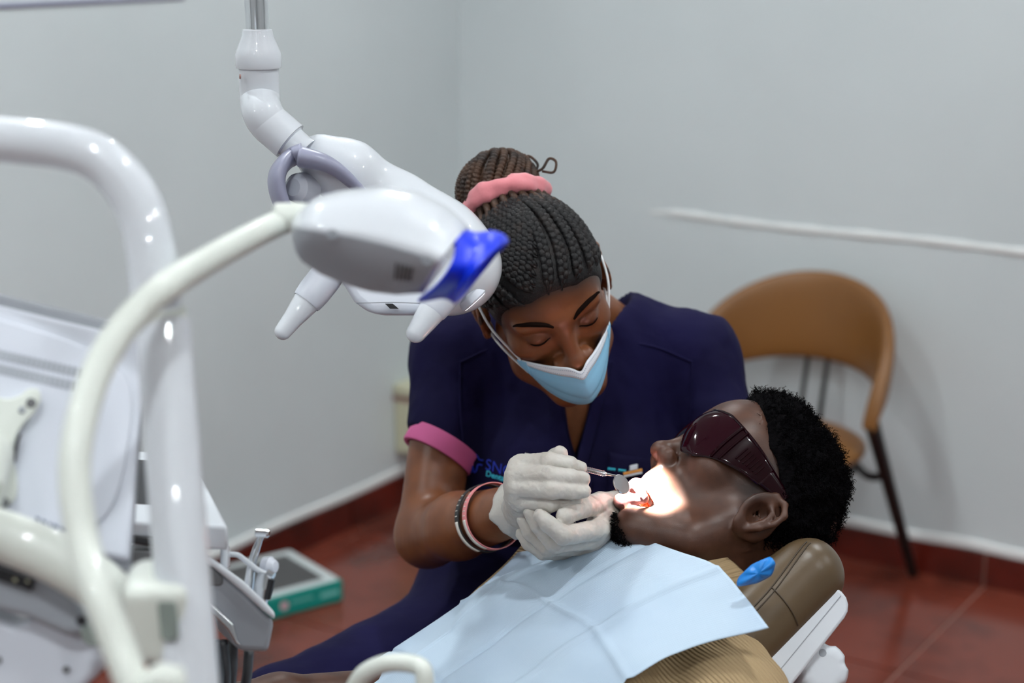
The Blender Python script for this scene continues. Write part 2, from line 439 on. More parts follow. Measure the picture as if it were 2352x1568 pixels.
# ceiling downlights
for i, a in enumerate((-2.0, -.35, 1.3)):
    for j, b in enumerate((-3.1, -1.55, 0.0, 1.3)):
        c = W(a, b, ZC)
        t = thing('downlight', c, 'round recessed ceiling downlight with a white rim', 'ceiling light', 'recessed downlights in the ceiling')
        fr = Fr(c, RA, RB, ZV)
        MB().lathe(fr, [(.035, 0), (.055, 0), (.055, -.006), (.040, -.010), (.035, -.004), (.035, 0)], 24, cap=False).build('rim', M['white'], t)
        MB().lathe(fr, [(.034, -.0005), (.034, -.005)], 24).build('lens', M['led'], t)
# ------------------------------------------------------------------ tan leather chair by the right wall
def cyl_sector(fr, fn, n, m):
    return [[fr.p(fn(i/(n-1), j/(m-1))) for j in range(m)] for i in range(n)]
CH = W(-1.69, -3.82, 0); gd = RB; CF = Fr(CH, np.cross(gd, ZV), gd, ZV)     # x = chair's right, y = forward
t = thing('armchair', CH, 'tan leather tub chair with curved back and black legs against the wall', 'chair')
def shell(u):
    """u -1..1 round the back"""
    ph = u*math.radians(97); R = .255
    x, y = R*math.sin(ph), -R*math.cos(ph)*.98
    c = max(0, math.cos(u*math.pi/2))
    return x, y, .475+.085*c**.7, .505+.285*c**.6, ph
G = []
for u in np.linspace(-1, 1, 57):
    x, y, zb, zt, ph = shell(u); sec = []
    ox, oy = math.sin(ph), -math.cos(ph); T = .02
    zm = (zb+zt)/2; hh = max((zt-zb)/2, .02)
    for a in np.linspace(0, 2*math.pi, 24, endpoint=False):
        ca, sa = math.cos(a), math.sin(a)
        e = (abs(ca)**.6*np.sign(ca)*T, abs(sa)**.75*np.sign(sa)*hh)
        lean = (e[1]/.2)*.018
        sec.append(CF.p((x+ox*(e[0]+lean), y+oy*(e[0]+lean), zm+e[1])))
    G.append(sec)
mb = MB(); mb.grid(G, cw=True); n = 24
mb.f.append(tuple(range(n))); mb.f.append(tuple(56*n+j for j in range(n)))
mb.build('backrest', M['tan'], t, ang=60)
sd = S(); sd.ell((0, .02, .395), (.228, .228, .05), fr=CF); sd.box((0, .02, .39), (.3, .3, .03), .02, k=.02, op='&', fr=CF)
sdf_obj('seat', sd, .006, M['tan'], t)
MB().lathe(Fr(CF.p((0, .02, 0)), CF.R[:, 0], CF.R[:, 1], ZV), [(.19, .342), (.205, .342), (.205, .365), (.19, .365)], 32).build('seat_frame', M['blackmet'], t)
for sx in (-1, 1):
    tx, ty, zb, zt, ph = shell(sx*.97)
    top_, foot = np.array((tx, ty, .485)), np.array((sx*.278, -.275, .004))
    MB().tube([CF.p(top_), CF.p(foot)], [.019, .013], 14).build('leg', M['blackmet'], t)
    MB().tube([CF.p((sx*.14, .14, .36)), CF.p((sx*.21, .24, .004))], [.016, .012], 14).build('leg', M['blackmet'], t)
    q = CF.p(top_+(foot-top_)*.33)
    MB().tube(spline([CF.p((sx*.17, -.08, .35)), CF.p((sx*.21, -.085, .318)), q], 6), .011, 10).build('bracket', M['blackmet'], t)
    MB().tube([CF.p((sx*.028, -.245, .60)), CF.p((sx*.028, -.19, .39))], .0065, 10).build('back_rod', M['blackmet'], t)
# ------------------------------------------------------------------ teal box lying on the floor by the left wall
q = [PZ(622, 1425, 0), PZ(789, 1380, 0)]
ex = nrm(q[1]-q[0]); ey = np.cross(ZV, ex); top = .058
c3 = PZ(683, 1257, top); c2 = PZ(786, 1332, top)
wdt = .25; dep = abs(np.dot(c3-c2, ey))
org = q[1]-ex*wdt*.5+ey*dep*.5
BF = Fr(org, ex, ey, ZV)
t = thing('flat_box', org, 'flat teal carton with a white and dark grey printed lid on the floor', 'box')
MB().box(BF, (0, 0, top/2), (wdt/2, dep/2, top/2)).build('carton', M['teal'], t, bevel=.006)
def ring_plate(fr, hx, hy, z, th, r):
    mb = MB(); pts = []
    for sx, sy, a0 in ((1, 1, 0), (-1, 1, 90), (-1, -1, 180), (1, -1, 270)):
        for a in np.linspace(a0, a0+90, 6): pts.append(fr.p((sx*(hx-r)+r*math.cos(math.radians(a)), sy*(hy-r)+r*math.sin(math.radians(a)), z)))
    mb.prism(pts, fr.R[:, 2]*th); return mb
ring_plate(BF, wdt/2-.006, dep/2-.006, top, .0012, .012).build('lid_print', M['boxwhite'], t)
ring_plate(BF, wdt/2-.034, dep/2-.034, top+.0012, .0008, .004).build('picture_print', M['boxgrey'], t)
# print on the front side: a pink emblem, a pale line of lettering and a pale patch
FF = Fr(BF.p((0, -dep/2-.0006, 0)), ex, ZV, -ey)
MB().lathe(Fr(FF.p((-.045, .030, 0)), ex, ZV, -ey), [(.012, 0), (.012, .0006)], 20).build('emblem', M['boxpink'], t)
for i in range(9): MB().box(FF, (-.022+i*.007, .033+(i % 2)*.001, 0), (.0026, .003, .0005)).build('print_mark', M['boxpale'], t)
MB().box(FF, (.085, .030, 0), (.026, .006, .0005)).build('print_patch', M['boxpale'], t)
# ------------------------------------------------------------------ cream wall box near the corner
pc = on_left_wall(905, 1040); pb = np.dot(pc, RB)
zt = on_left_wall(905, 878)[2]; zl = pc[2]
t = thing('wall_box', W(A0+.06, pb-.09, zl), 'cream plastic box with a dull pink band mounted on the left wall', 'wall box')
MB().box(ROOM, (A0+.06, pb-.09, (zl+zt)/2-.02), (.06, .09, (zt-zl)/2-.02)).build('body', M['ivory'], t, bevel=.012)
MB().box(ROOM, (A0+.065, pb-.09, zt-.02), (.065, .095, .02)).build('lid', M['ivory'], t, bevel=.012)
MB().box(ROOM, (A0+.061, pb-.09, zt-.045), (.061, .091, .007)).build('band', M['band'], t)
MB().box(ROOM, (A0+.07, pb-.08, zt+.004), (.03, .03, .006)).build('slot', M['black'], t, bevel=.003)
# ------------------------------------------------------------------ heads (shared sculpt; x = right, y = forward, z = up, origin between the ears)
def head_sdf(sd, fr, mouth_open=False, edz=0.):
    e = lambda c, r, k=.02, op='+', R=None: sd.ell(c, r, k, op, fr, R)
    e((0, -.014, .03), (.073, .097, .086), .0)
    e((0, .038, .036), (.060, .050, .054), .03)
    e((0, .028, -.03), (.057, .058, .068), .03)
    for s in (-1, 1):
        e((s*.043, .055, -.018), (.022, .022, .018), .02)
        sd.cone((s*.008, .087, .027), (s*.047, .073, .024), .009, .008, .012, '+', fr)
        e((s*.034, .096, .006), (.017, .012, .010), .012, '-')
        e((s*.033, .0735, .005), (.0145, .0150, .0125), .004)
    sd.cone((0, .084, .020), (0, .101, -.026), .0085, .0105, .012, '+', fr)
    e((0, .1055, -.033), (.0130, .0125, .0115), .008)
    for s in (-1, 1):
        e((s*.0160, .0955, -.037), (.0105, .0130, .0108), .006)
        e((s*.0085, .1030, -.0475), (.0050, .0085, .0065), .003, '-')
    if mouth_open:
        for s in (-1, 1):
            sd.chain([(s*.056, -.008, -.045), (s*.050, .010, -.095), (s*.020, .061, -.127)], [.018, .020, .019], .025, '+', fr)
        sd.cone((-.018, .064, -.127), (.018, .064, -.127), .0195, .0195, .02, '+', fr)
        e((0, .018, -.090), (.046, .050, .046), .025)
        e((0, .072, -.066), (.034, .026, .026), .018)
        e((0, .046, .045), (.056, .050, .050), .03)
        e((0, .086, -.0970), (.026, .054, .0135), .004, '-')
        U = [(-.027, .080, -.0950), (-.016, .0920, -.0885), (-.005, .0970, -.0845), (.005, .0970, -.0845), (.016, .0920, -.0885), (.027, .080, -.0950)]
        sd.chain(U, [.0036, .0052, .006, .006, .0052, .0036], .006, '+', fr)
        Lw = [(-.027, .079, -.0975), (-.016, .090, -.1075), (0, .0945, -.1110), (.016, .090, -.1075), (.027, .079, -.0975)]
        sd.chain(Lw, [.0040, .0066, .0078, .0066, .0040], .006, '+', fr)
    else:
        for s in (-1, 1):
            sd.chain([(s*.054, -.006, -.045), (s*.046, .018, -.088), (s*.016, .066, -.108)], [.016, .017, .018], .025, '+', fr)
        sd.cone((-.014, .068, -.107), (.014, .068, -.107), .019, .019, .02, '+', fr)
        e((0, .025, -.075), (.044, .050, .045), .025)
        e((0, .078, -.062), (.030, .022, .022), .015)
        sd.chain([(-.024, .086, -.066), (0, .099, -.061), (.024, .086, -.066)], [.004, .0065, .004], .006, '+', fr)
        sd.chain([(-.022, .085, -.072), (0, .097, -.076), (.022, .085, -.072)], [.004, .007, .004], .006, '+', fr)
    for s in (-1, 1): ear_sdf(sd, fr, s, edz)
    return sd
def ear_sdf(sd, fr, s, dz=0.):
    o = np.array((s*.0765, -.016, -.012+dz)); n = nrm((s, -.32, 0)); by = nrm((s*.30, -.95, -.12)); uz = nrm(np.cross(n, by))
    if uz[2] < 0: uz = -uz
    ef = Fr(fr.p(o), fr.R@by, fr.R@uz, fr.R@n)        # x = backwards, y = up, z = outwards
    sd.ell((.005, .0, .001), (.0215, .0315, .0060), .006, '+', ef)
    sd.ell((.0, -.003, .0085), (.0115, .0165, .0095), .004, '-', ef)
    hx = [(-.011, .006, .003), (-.013, .019, .005), (-.004, .031, .006), (.010, .031, .0065), (.020, .021, .007), (.021, .006, .0065), (.015, -.012, .005), (.007, -.024, .004)]
    sd.chain(hx, [.0032, .0036, .004, .004, .004, .0038, .0035, .004], .003, '+', ef)
    ah = [(.002, .019, .005), (.011, .011, .0065), (.0115, -.003, .0065), (.006, -.016, .0055)]
    sd.chain(ah, [.003, .0034, .0034, .0034], .003, '+', ef)
    sd.ell((-.011, -.003, .004), (.0045, .006, .0045), .003, '+', ef)
    sd.ell((-.001, -.026, .003), (.009, .009, .0055), .005, '+', ef)
    return ef
def inside(fr, V, c, r): return (((fr.inv(V)-np.array(c))/np.array(r))**2).sum(1)
M['skin_p'] = mat('dark_skin', srgb(82, 52, 38), .42, spec=.4, mix=(45, srgb(66, 41, 30), .35, .7), bump=[(700, .22, .0006)], sss=.06,
                  attrcols=[('stubble', srgb(34, 24, 22)), ('lip', srgb(122, 78, 78)), ('inner', srgb(214, 100, 48))])
M['hair_p'] = mat('black_curly_hair', srgb(8, 7, 9), .9, spec=.06, bump=(180, .8, .004))
M['shirt_p'] = mat('beige_ribbed_fabric', srgb(176, 152, 116), .8, spec=.2, mix=(9, srgb(164, 140, 106), .4, .65), wave=('tc', 'Z', 72, .7, .0022, .5))
M['trouser_p'] = mat('dark_trousers', srgb(40, 42, 48), .85, bump=(60, .2, .002))
M['bib'] = mat('pale_blue_bib_paper', srgb(184, 203, 220), .62, spec=.25, mix=(7, srgb(176, 196, 216), .4, .65), wave=[('tc', 'X', 120, .16, .0010, .2), ('tc', 'Z', 150, .10, .0005, .2)])
M['bibblue'] = mat('blue_plastic_film', srgb(20, 128, 214), .35, bump=(120, .5, .002))
M['tooth'] = mat('tooth_enamel', srgb(232, 226, 208), .2)
# ------------------------------------------------------------------ the patient
PF = frame_fu((0, 0, 0), cv(-.665, .735, -.06), cv(.66, .68, -.32))
EAR = np.array((-.073, -.014, -.027)); PF.o = P(1728, 1178, 1.94)-PF.R@EAR
S_ = nrm(cv(.48, -.28, .83)); D_ = cv(-.8, -.55, .28); D_ = nrm(D_-(D_@S_)*S_)
TF = Fr((0, 0, 0), -S_, np.cross(D_, S_), -D_); TF.o = P(1505, 1405, 1.985)
pat = thing('person', TF.p((0, -.25, -.5)), 'reclining patient in a beige ribbed shirt with open mouth and red goggles', 'person')
def torso_p(g=0.):
    s = S()
    s.ell((0, -.005, -.15), (.155+g, .088+g, .19+g), 0, '+', TF)
    s.ell((0, -.008, -.36), (.148+g, .082+g, .20+g), .05, '+', TF)
    s.ell((0, -.012, -.52), (.155+g, .085+g, .13+g), .05, '+', TF)
    for x in (-1, 1):
        s.cone((x*.05, -.012, .035), (x*.168, -.018, -.022), .042+g, .055+g, .05, '+', TF)
        s.ell((x*.070, .042, -.13), (.075, .042, .07), .04, '+', TF)
    return s
EL, WRl = (-.275, -.03, -.30), (-.24, .05, -.52)
ER_ = TF.inv(P(985, 1600, 2.04)); WR_ = TF.inv(P(640, 1606, 1.90)); HR_ = TF.inv(P(520, 1640, 1.86))
bp = S(); head_sdf(bp, PF, True, -.013)
nb = PF.inv(TF.p((0, -.02, .03)))
bp.cone((0, -.022, -.055), nb, .056, .060, .03, '+', PF)
bp.cone((0, .012, -.10), PF.inv(TF.p((0, .03, .03))), .030, .035, .03, '+', PF)
tb_ = torso_p(-.012); bp.ext(tb_)
for x, e, wq in ((-1, EL, WRl), (1, ER_, WR_)):
    bp.chain([(x*.19, -.02, -.04), e, wq], [.048, .038, .026], .03, '+', TF)
bp.chain([WR_, HR_], [.026, .034], .02, '+', TF); bp.ell(WRl, (.03, .03, .05), .02, '+', TF)
fl = PF.P([(x, y, z) for x in (-.1, .1) for y in (-.125, .135) for z in (-.175, .135)])
V, Q = bp.mesh(.0055, (fl.min(0), fl.max(0), .0024)); V = smooth_v(V, Q, 1, .4)
me = mesh_np('body', V, quads=Q)
c = PF.inv(V)
beard = np.clip(1.25-inside(PF, V, (0, .066, -.143), (.034, .032, .021)), 0, 1)*2
mous = np.clip(1.2-inside(PF, V, (0, .090, -.070), (.026, .02, .008)), 0, 1)*.7
side = np.clip(1-np.abs(c[:, 1]-.004)/.026, 0, 1)*np.clip((c[:, 2]+.035)/.02, 0, 1)*(np.abs(c[:, 0]) > .045)*.75*np.clip((.055-c[:, 2])/.01, 0, 1)
attr_f(me, 'stubble', np.clip(np.maximum(np.maximum(beard, mous), side), 0, .95))
# lips and the inside of the mouth
mi = inside(PF, V, (0, .086, -.0970), (.0275, .056, .0160))
depth_in = np.clip((.084-c[:, 1])/.006, 0, 1)
inner = ((mi < 1.0)*depth_in*(np.abs(c[:, 0]) < .026)).astype(float)
lipd = np.full(len(V), 1.)
U_ = [(-.027, .080, -.0950), (-.016, .0920, -.0885), (0, .0975, -.084), (.016, .0920, -.0885), (.027, .080, -.0950)]; L_w = [(-.027, .079, -.0975), (-.016, .090, -.1075), (0, .0945, -.1110), (.016, .090, -.1075), (.027, .079, -.0975)]
for chn in (U_, L_w):
    for q in spline(chn, 6): lipd = np.minimum(lipd, np.linalg.norm(c-q, axis=1))
attr_f(me, 'lip', np.clip((.0092-lipd)/.002, 0, 1)*(1-inner)); attr_f(me, 'inner', inner)
body_p = link('body', me, pat, M['skin_p'])
# teeth
def tooth_row(z, y0, rx, ry, up, n=12):
    for i in range(n):
        a = (i-(n-1)/2)/(n-1)*math.radians(150); x = rx*math.sin(a); y = y0+ry*math.cos(a)
        f = Fr(PF.p((x, y, z)), PF.R@np.array((math.cos(a), -math.sin(a), 0)), PF.R@np.array((math.sin(a), math.cos(a), 0)), PF.R[:, 2])
        MB().box(f, (0, 0, 0), (.0031 if abs(i-(n-1)/2) > 1.5 else .0038, .0028, .0048)).build('tooth', M['tooth'], body_p, bevel=.0015, seg=2)
tooth_row(-.0885, .044, .0205, .038, 1)
tooth_row(-.1065, .042, .0195, .038, -1)
MB().add(PF.P([(x*.016, .032+y*.036, -.109+.004*(1-x*x)-.003*y) for y in np.linspace(0, 1, 8) for x in np.linspace(-1, 1, 8)]),
         [(i*8+j, i*8+j+1, i*8+j+9, i*8+j+8) for i in range(7) for j in range(7)]).build('tongue', mat('tongue', srgb(190, 90, 80), .3), body_p, solid=.006)
# hair
hs = S(); hs.ell((0, -.012, .034), (.083, .095, .096), 0, '+', PF)
hs.ell((0, .028, .068), (.066, .058, .060), .03, '+', PF)
def hl(X, Y, Z):
    R = PF.R; o = PF.o; q = [(X-o[0])*R[0, i]+(Y-o[1])*R[1, i]+(Z-o[2])*R[2, i] for i in range(3)]
    x, y, z = q
    front = (y-np.interp(z, [-.05, -.02, .0, .013, .028, .040, .046, .058, .09, .12], [-.012, -.014, -.016, -.0165, -.006, .010, .030, .045, .088, .12]))*.7
    low = (-(z+.060)-.75*(y+.010))*.8
    earhole = .030-np.sqrt(((y+.016)/.8)**2+((z+.025))**2)
    lowcut = np.where(y > -.006, -(z+.020), low)
    return np.maximum(np.maximum(front, lowcut), np.where(np.abs(x) > .05, earhole, -.05))
hs.fun(hl, PF.o-.3, PF.o+.3, .006, '&')
V, Q = hs.mesh(.0032); V = smooth_v(V, Q, 1)
skull = S(); skull.ell((0, -.014, .03), (.073, .097, .086), 0, '+', PF)
nr = (V-PF.o); nr /= np.linalg.norm(nr, axis=1)[:, None]
ch = PF.inv(V); fade = np.clip((np.interp(ch[:, 2], [-.05, -.02, .0, .013, .028, .040, .046, .058, .09, .12], [-.012, -.014, -.016, -.0165, -.006, .010, .030, .045, .088, .12])-ch[:, 1]+.004)/.028, .25, 1)
V = V+nr*((fbm(V, 62, 3)*.0075+np.abs(fbm(V, 140, 2))*.005)*fade)[:, None]
# thin the edges so the hairline lies on the skin
d = skull.at(V); V = V-nr*(np.clip(d-.002, 0, 1)*(1-fade)*.75)[:, None]
hair_p = link('hair', mesh_np('hair', V, quads=Q), pat, M['hair_p'])
# curly strands that fray the outline
def curls(name, roots, norms, ln, rad, mt, parent, turns=1.6, r0=.0005, seed=1):
    rg = np.random.RandomState(seed); Vs = []; Fs = []; o = 0; k = 9
    tt = np.linspace(0, 1, k)
    for p, n in zip(roots, norms):
        a = nrm(rg.randn(3)); b = nrm(np.cross(n, a)); a = np.cross(b, n); ph = rg.rand()*6.28; L_ = ln*(.5+rg.rand()); dr = rg.randn(3)*.35
        c = p+(n+dr*.4)*0+np.outer(tt*L_, nrm(n+dr))+np.outer(rad*tt*np.cos(ph+turns*6.28*tt), a)+np.outer(rad*tt*np.sin(ph+turns*6.28*tt), b)
        w1 = a*r0; w2 = b*r0
        ring = np.stack([c+w1, c-w1*.5+w2*.87, c-w1*.5-w2*.87], 1)
        Vs.append(ring.reshape(-1, 3))
        for i in range(k-1):
            for j in range(3): Fs.append((o+i*3+j, o+i*3+(j+1) % 3, o+i*3+3+(j+1) % 3, o+i*3+3+j))
        o += k*3
    ob = link(name, mesh_np(name, np.concatenate(Vs), quads=np.array(Fs)), parent, mt); ob['kind'] = 'stuff'; return ob
rg = np.random.RandomState(3); sel = rg.choice(len(V), 9000, p=(fade-.2)/np.sum(fade-.2))
curls('hair_curls', V[sel]-nr[sel]*.002, nr[sel], .0075, .0022, M['hair_p'], hair_p)
# goatee
hv = np.where((beard > .35) & (c[:, 1] > .02))[0]
bV = body_p.data.vertices; bco = np.empty(len(bV)*3, np.float32); bV.foreach_get('co', bco); bco = bco.reshape(-1, 3)+WL[pat]
bn = np.empty(len(bV)*3, np.float32); bV.foreach_get('normal', bn); bn = bn.reshape(-1, 3)
if len(hv):
    sel = rg.choice(hv, 1900, p=np.clip(beard[hv], 0, 2)/np.clip(beard[hv], 0, 2).sum()); curls('goatee', bco[sel], bn[sel], .0040, .0010, M['hair_p'], pat, r0=.0004, seed=5)['kind'] = 'stuff'
# shirt
sh = torso_p(.004)
for x, e in ((-1, EL), (1, ER_)):
    e = np.array(e); a = np.array((x*.185, -.02, -.035)); sh.cone(a, a+(e-a)*.75, .060, .056, .035, '+', TF)
sh.half(TF.p((0, 0, -.60)), -TF.R[:, 2], .004)
nk = TF.p((0, .03, .085)); hd = nrm(PF.p((0, -.02, -.06))-TF.p((0, 0, 0)))
sh.cone(TF.inv(nk-hd*.05), TF.inv(nk+hd*.1), .066, .075, .008, '-', TF)
V, Q = sh.mesh(.006); V = smooth_v(V, Q, 1)
n_ = sh.grad(V); t_ = TF.inv(V)
V = V+n_*((.0035*fbm(t_*np.array([1, 1, .45]), 22, 2)))[:, None]
me = mesh_np('shirt', V, quads=Q); attr_vec(me, 'tc', TF.inv(V)*np.array([1, 1, 1.])); shirt_p = link('shirt', me, pat, M['shirt_p'])
# shirt collar: a folded band round the neck
cl = []
ncF = frame_fu(TF.p((-.012, -.022, .088)), TF.R[:, 1], nrm(hd*.7+TF.R[:, 2]*.3))
for a in np.linspace(0, 2*math.pi, 48, endpoint=False):
    ca, sa = math.cos(a), math.sin(a); row = []
    lowf = max(0, sa)
    for r, z in ((.066, -.012), (.066, .006), (.069, .014), (.076, .010), (.083, -.010), (.088, -.024)): row.append(ncF.p((r*1.14*ca, r*sa*1.04, z-.012*lowf)))
    cl.append(row)
mb = MB(); mb.grid(cl, cu=True); o = mb.build('collar', M['shirt_p'], shirt_p, solid=.003, ang=0)
me = o.data; co = np.array([v.co for v in me.vertices])+WL[pat]; attr_vec(me, 'tc', TF.inv(co)[:, [1, 2, 0]])
# trousers to the knees, off the picture's edge
tr = S(); tr.ell((0, -.005, -.60), (.165, .10, .10), 0, '+', TF)
for x in (-1, 1): tr.chain([(x*.085, -.01, -.62), (x*.10, .085, -1.02), (x*.10, -.16, -1.40)], [.085, .062, .045], .04, '+', TF)
sdf_obj('trousers', tr, .012, M['trouser_p'], pat)
# ------------------------------------------------------------------ bib: stiff paper laid over the chest
cov = S(); cov.ext(sh); cov.cone((0, -.022, -.055), nb, .056, .060, .03, '+', PF)
nx, nz = 124, 140
TE = spline([(.186, -.066), (.122, -.022), (.060, .012), (.0, .027), (-.05, .038), (-.108, .050), (-.165, .042), (-.222, .030)], 10)
NE = spline([(-.222, .030), (-.176, -.047), (-.160, -.128), (-.135, -.46)], 10); FE = spline([(.186, -.066), (.172, -.180), (.202, -.366)], 10); BE = spline([(.202, -.366), (.02, -.42), (-.135, -.46)], 10)
def rs(c, n):
    L_ = np.concatenate([[0], np.cumsum(np.linalg.norm(np.diff(c, axis=0), axis=1))]); return np.stack([np.interp(np.linspace(0, L_[-1], n), L_, c[:, k]) for k in (0, 1)], 1)
TE, BE, FE, NE = rs(TE, nx), rs(BE, nx), rs(FE, nz), rs(NE, nz)
s_ = np.linspace(0, 1, nx)[:, None, None]; t_ = np.linspace(0, 1, nz)[None, :, None]
XZ = (1-t_)*TE[:, None]+t_*BE[:, None]+(1-s_)*FE[None]+s_*NE[None]-((1-s_)*(1-t_)*TE[0]+s_*(1-t_)*TE[-1]+(1-s_)*t_*BE[0]+s_*t_*BE[-1])
X2, Z2 = XZ[..., 0], XZ[..., 1]; BX = (.5-s_[..., 0])*.34+0*X2; BT = t_[..., 0]*.46+0*X2
def hmap(X, Z):
    O = TF.P(np.stack([X.ravel(), np.full(X.size, .26), Z.ravel()], 1))
    V_, t_ = cov.cast(O, -TF.R[:, 1], .003, 50, .30); return (.26-t_).reshape(X.shape)
Hh = hmap(X2, Z2)
Hh = np.maximum(Hh, .094-.12*np.maximum(0, -X2-.10)-.36*np.maximum(0, X2-.05)-.25*np.maximum(0, Z2-.03))          # stiff paper bridges instead of clinging
for _ in range(90):
    Hs = Hh.copy(); Hs[1:-1, 1:-1] = (Hh[:-2, 1:-1]+Hh[2:, 1:-1]+Hh[1:-1, :-2]+Hh[1:-1, 2:])/4
    Hs[0] = 2*Hs[1]-Hs[2]; Hs[-1] = 2*Hs[-2]-Hs[-3]; Hs[:, 0] = Hs[:, 1]; Hs[:, -1] = Hs[:, -2]; Hh = np.maximum(Hs, hm0) if False else Hs
Hh = np.maximum(Hh, hmap(X2, Z2)+.004)
ridge = lambda q, w, a: a*np.exp(-(q/w)**2)
Hh += ridge(BX-.085, .0035, .0030)+ridge(BX, .0035, -.0034)+ridge(BX+.085, .0040, .0036)+ridge(BT-.145, .0035, .0036)+ridge(BT-.30, .0035, -.003)
Hh += .0025*np.array([mnoise.fractal(Vector((a*9, b*6, 0)), 1, 2, 2) for a, b in zip(X2.ravel(), Z2.ravel())]).reshape(X2.shape)
# neckline: the top edge dips in the middle
GB = TF.P(np.stack([X2, Hh, Z2], -1).reshape(-1, 3)).reshape(nx, nz, 3)
mb = MB(); mb.grid(GB); bib = mb.build('dental_bib', M['bib'], solid=.0007, ang=0)
co = np.array([v.co for v in bib.data.vertices]); attr_vec(bib.data, 'tc', np.stack([BX.ravel(), np.zeros(X2.size), BT.ravel()], 1))
tag(bib, 'pale blue pleated paper bib spread over the patient chest', 'bib')
# ------------------------------------------------------------------ the dentist
M['skin_d'] = mat('brown_skin', srgb(122, 73, 42), .40, spec=.45, mix=(30, srgb(103, 59, 34), .35, .7), bump=[(700, .18, .0006)], sss=.06,
                  attrcols=[('stubble', srgb(34, 26, 24)), ('lid', srgb(84, 50, 36))])
M['hair_d'] = mat('black_braided_hair', srgb(15, 14, 16), .55, spec=.3, mix=(60, srgb(36, 28, 25), .5, .8), bump=(300, .6, .002))
M['bun'] = mat('brown_braided_hair', srgb(74, 52, 38), .55, spec=.35, mix=(50, srgb(36, 26, 22), .4, .65), bump=(260, .7, .002))
M['scrub'] = mat('navy_scrub_fabric', srgb(19, 16, 57), .8, spec=.15, mix=(6, srgb(15, 12, 46), .4, .65), bump=[(900, .12, .0004), (9, .45, .02)])
M['pink'] = mat('pink_trim', srgb(206, 96, 150), .75, bump=(500, .2, .0005))
M['rose'] = mat('rose_satin', srgb(214, 122, 130), .6, bump=(70, .4, .003), sheen=.3)
M['glove'] = mat('white_latex', srgb(200, 196, 189), .5, spec=.4, mix=(28, srgb(189, 182, 173), .4, .68), bump=[(34, .55, .005), (90, .45, .0022), (220, .3, .0008)], sss=.05)
M['maskblue'] = mat('blue_mask_fabric', srgb(140, 196, 228), .75, spec=.2, bump=(600, .15, .0004), sss=.0)
M['maskwhite'] = mat('white_mask_fabric', srgb(226, 232, 240), .75, spec=.2)
M['stitch'] = mat('mask_stitch', srgb(120, 150, 176), .8)
M['elastic'] = mat('white_elastic', srgb(232, 234, 236), .6)
M['bandblack'] = mat('black_silicone', srgb(28, 30, 32), .5)
M['bandpink'] = mat('pink_silicone', srgb(228, 140, 142), .5)
M['bandwhite'] = mat('white_silicone', srgb(226, 222, 214), .5)
M['logo1'] = mat('blue_embroidery', srgb(20, 52, 190), .7)
M['logo2'] = mat('turquoise_embroidery', srgb(48, 180, 206), .7)
M['gem'] = mat('crystal', (.9, .92, .95), .05, metal=.7)
DF = frame_fu((0, 0, 0), cv(.30, -.60, .74), cv(-.229, .708, .667))
DF.o = P(1294, 752, 2.07)-DF.R@np.array((0, .084, .008))
DT = Fr((0, 0, 0), -RT, nrm(cv(0, -.34, .94)), nrm(cv(0, .94, .34))); DT.o = P(1318, 785, 2.36)
HIP = P(1215, 1420, 2.46)
den = thing('person', (HIP[0], HIP[1], .0), 'seated dentist in navy scrubs, blue mask and white gloves leaning over', 'person')
AR = [P(1040, 812, 2.36), P(982, 1228, 2.28), P(1206, 1164, 2.02)]        # right shoulder, elbow, wrist
AL = [P(1598, 815, 2.36), P(1720, 1190, 2.30), P(1436, 1172, 2.075)]
bd = S(); head_sdf(bd, DF)
bd.cone((0, -.022, -.05), DF.inv(DT.p((0, -.02, .02))), .050, .056, .03, '+', DF)
def torso_d(g=0.):
    s = S()
    s.ell((0, .0, -.14), (.165+g, .100+g, .19+g), 0, '+', DT)
    s.ell((0, .0, -.34), (.150+g, .105+g, .18+g), .05, '+', DT)
    for x in (-1, 1):
        s.cone((x*.045, -.015, .028), DT.inv(AR[0] if x > 0 else AL[0]), .040+g, .050+g, .05, '+', DT)
        s.ell((x*.075, .075, -.185), (.075+g, .055+g, .075+g), .045, '+', DT)
    return s
bd.ext(torso_d(-.020))
for A, rs in ((AR, (.044, .040, .0285)), (AL, (.044, .040, .0285))):
    bd.cone(A[0], A[1], rs[0], .041, .010); m = A[1]+(A[2]-A[1])*.35
    bd.cone(A[1], m, .041, .0405, .02); bd.cone(m, A[2], .0405, rs[2], .02)
fl = DF.P([(x, y, z) for x in (-.1, .1) for y in (-.06, .135) for z in (-.14, .10)])
V, Q = bd.mesh(.006, (fl.min(0), fl.max(0), .0024)); V = smooth_v(V, Q, 1, .4)
me = mesh_np('body', V, quads=Q); c = DF.inv(V)
hv_ = (c[:, 1]-.079+.5*np.maximum(0, np.abs(c[:, 0])-.03)-.45*(c[:, 2]-.055))*.8
attr_f(me, 'stubble', np.clip(1-hv_/.016, 0, 1)**1.5*.85*(c[:, 2] > -.01)*(c[:, 1] > .0))
attr_f(me, 'lid', np.clip(1.4-np.minimum(inside(DF, V, (.033, .088, .006), (.017, .02, .011)), inside(DF, V, (-.033, .088, .006), (.017, .02, .011))), 0, .6))
body_d = link('body', me, den, M['skin_d'])
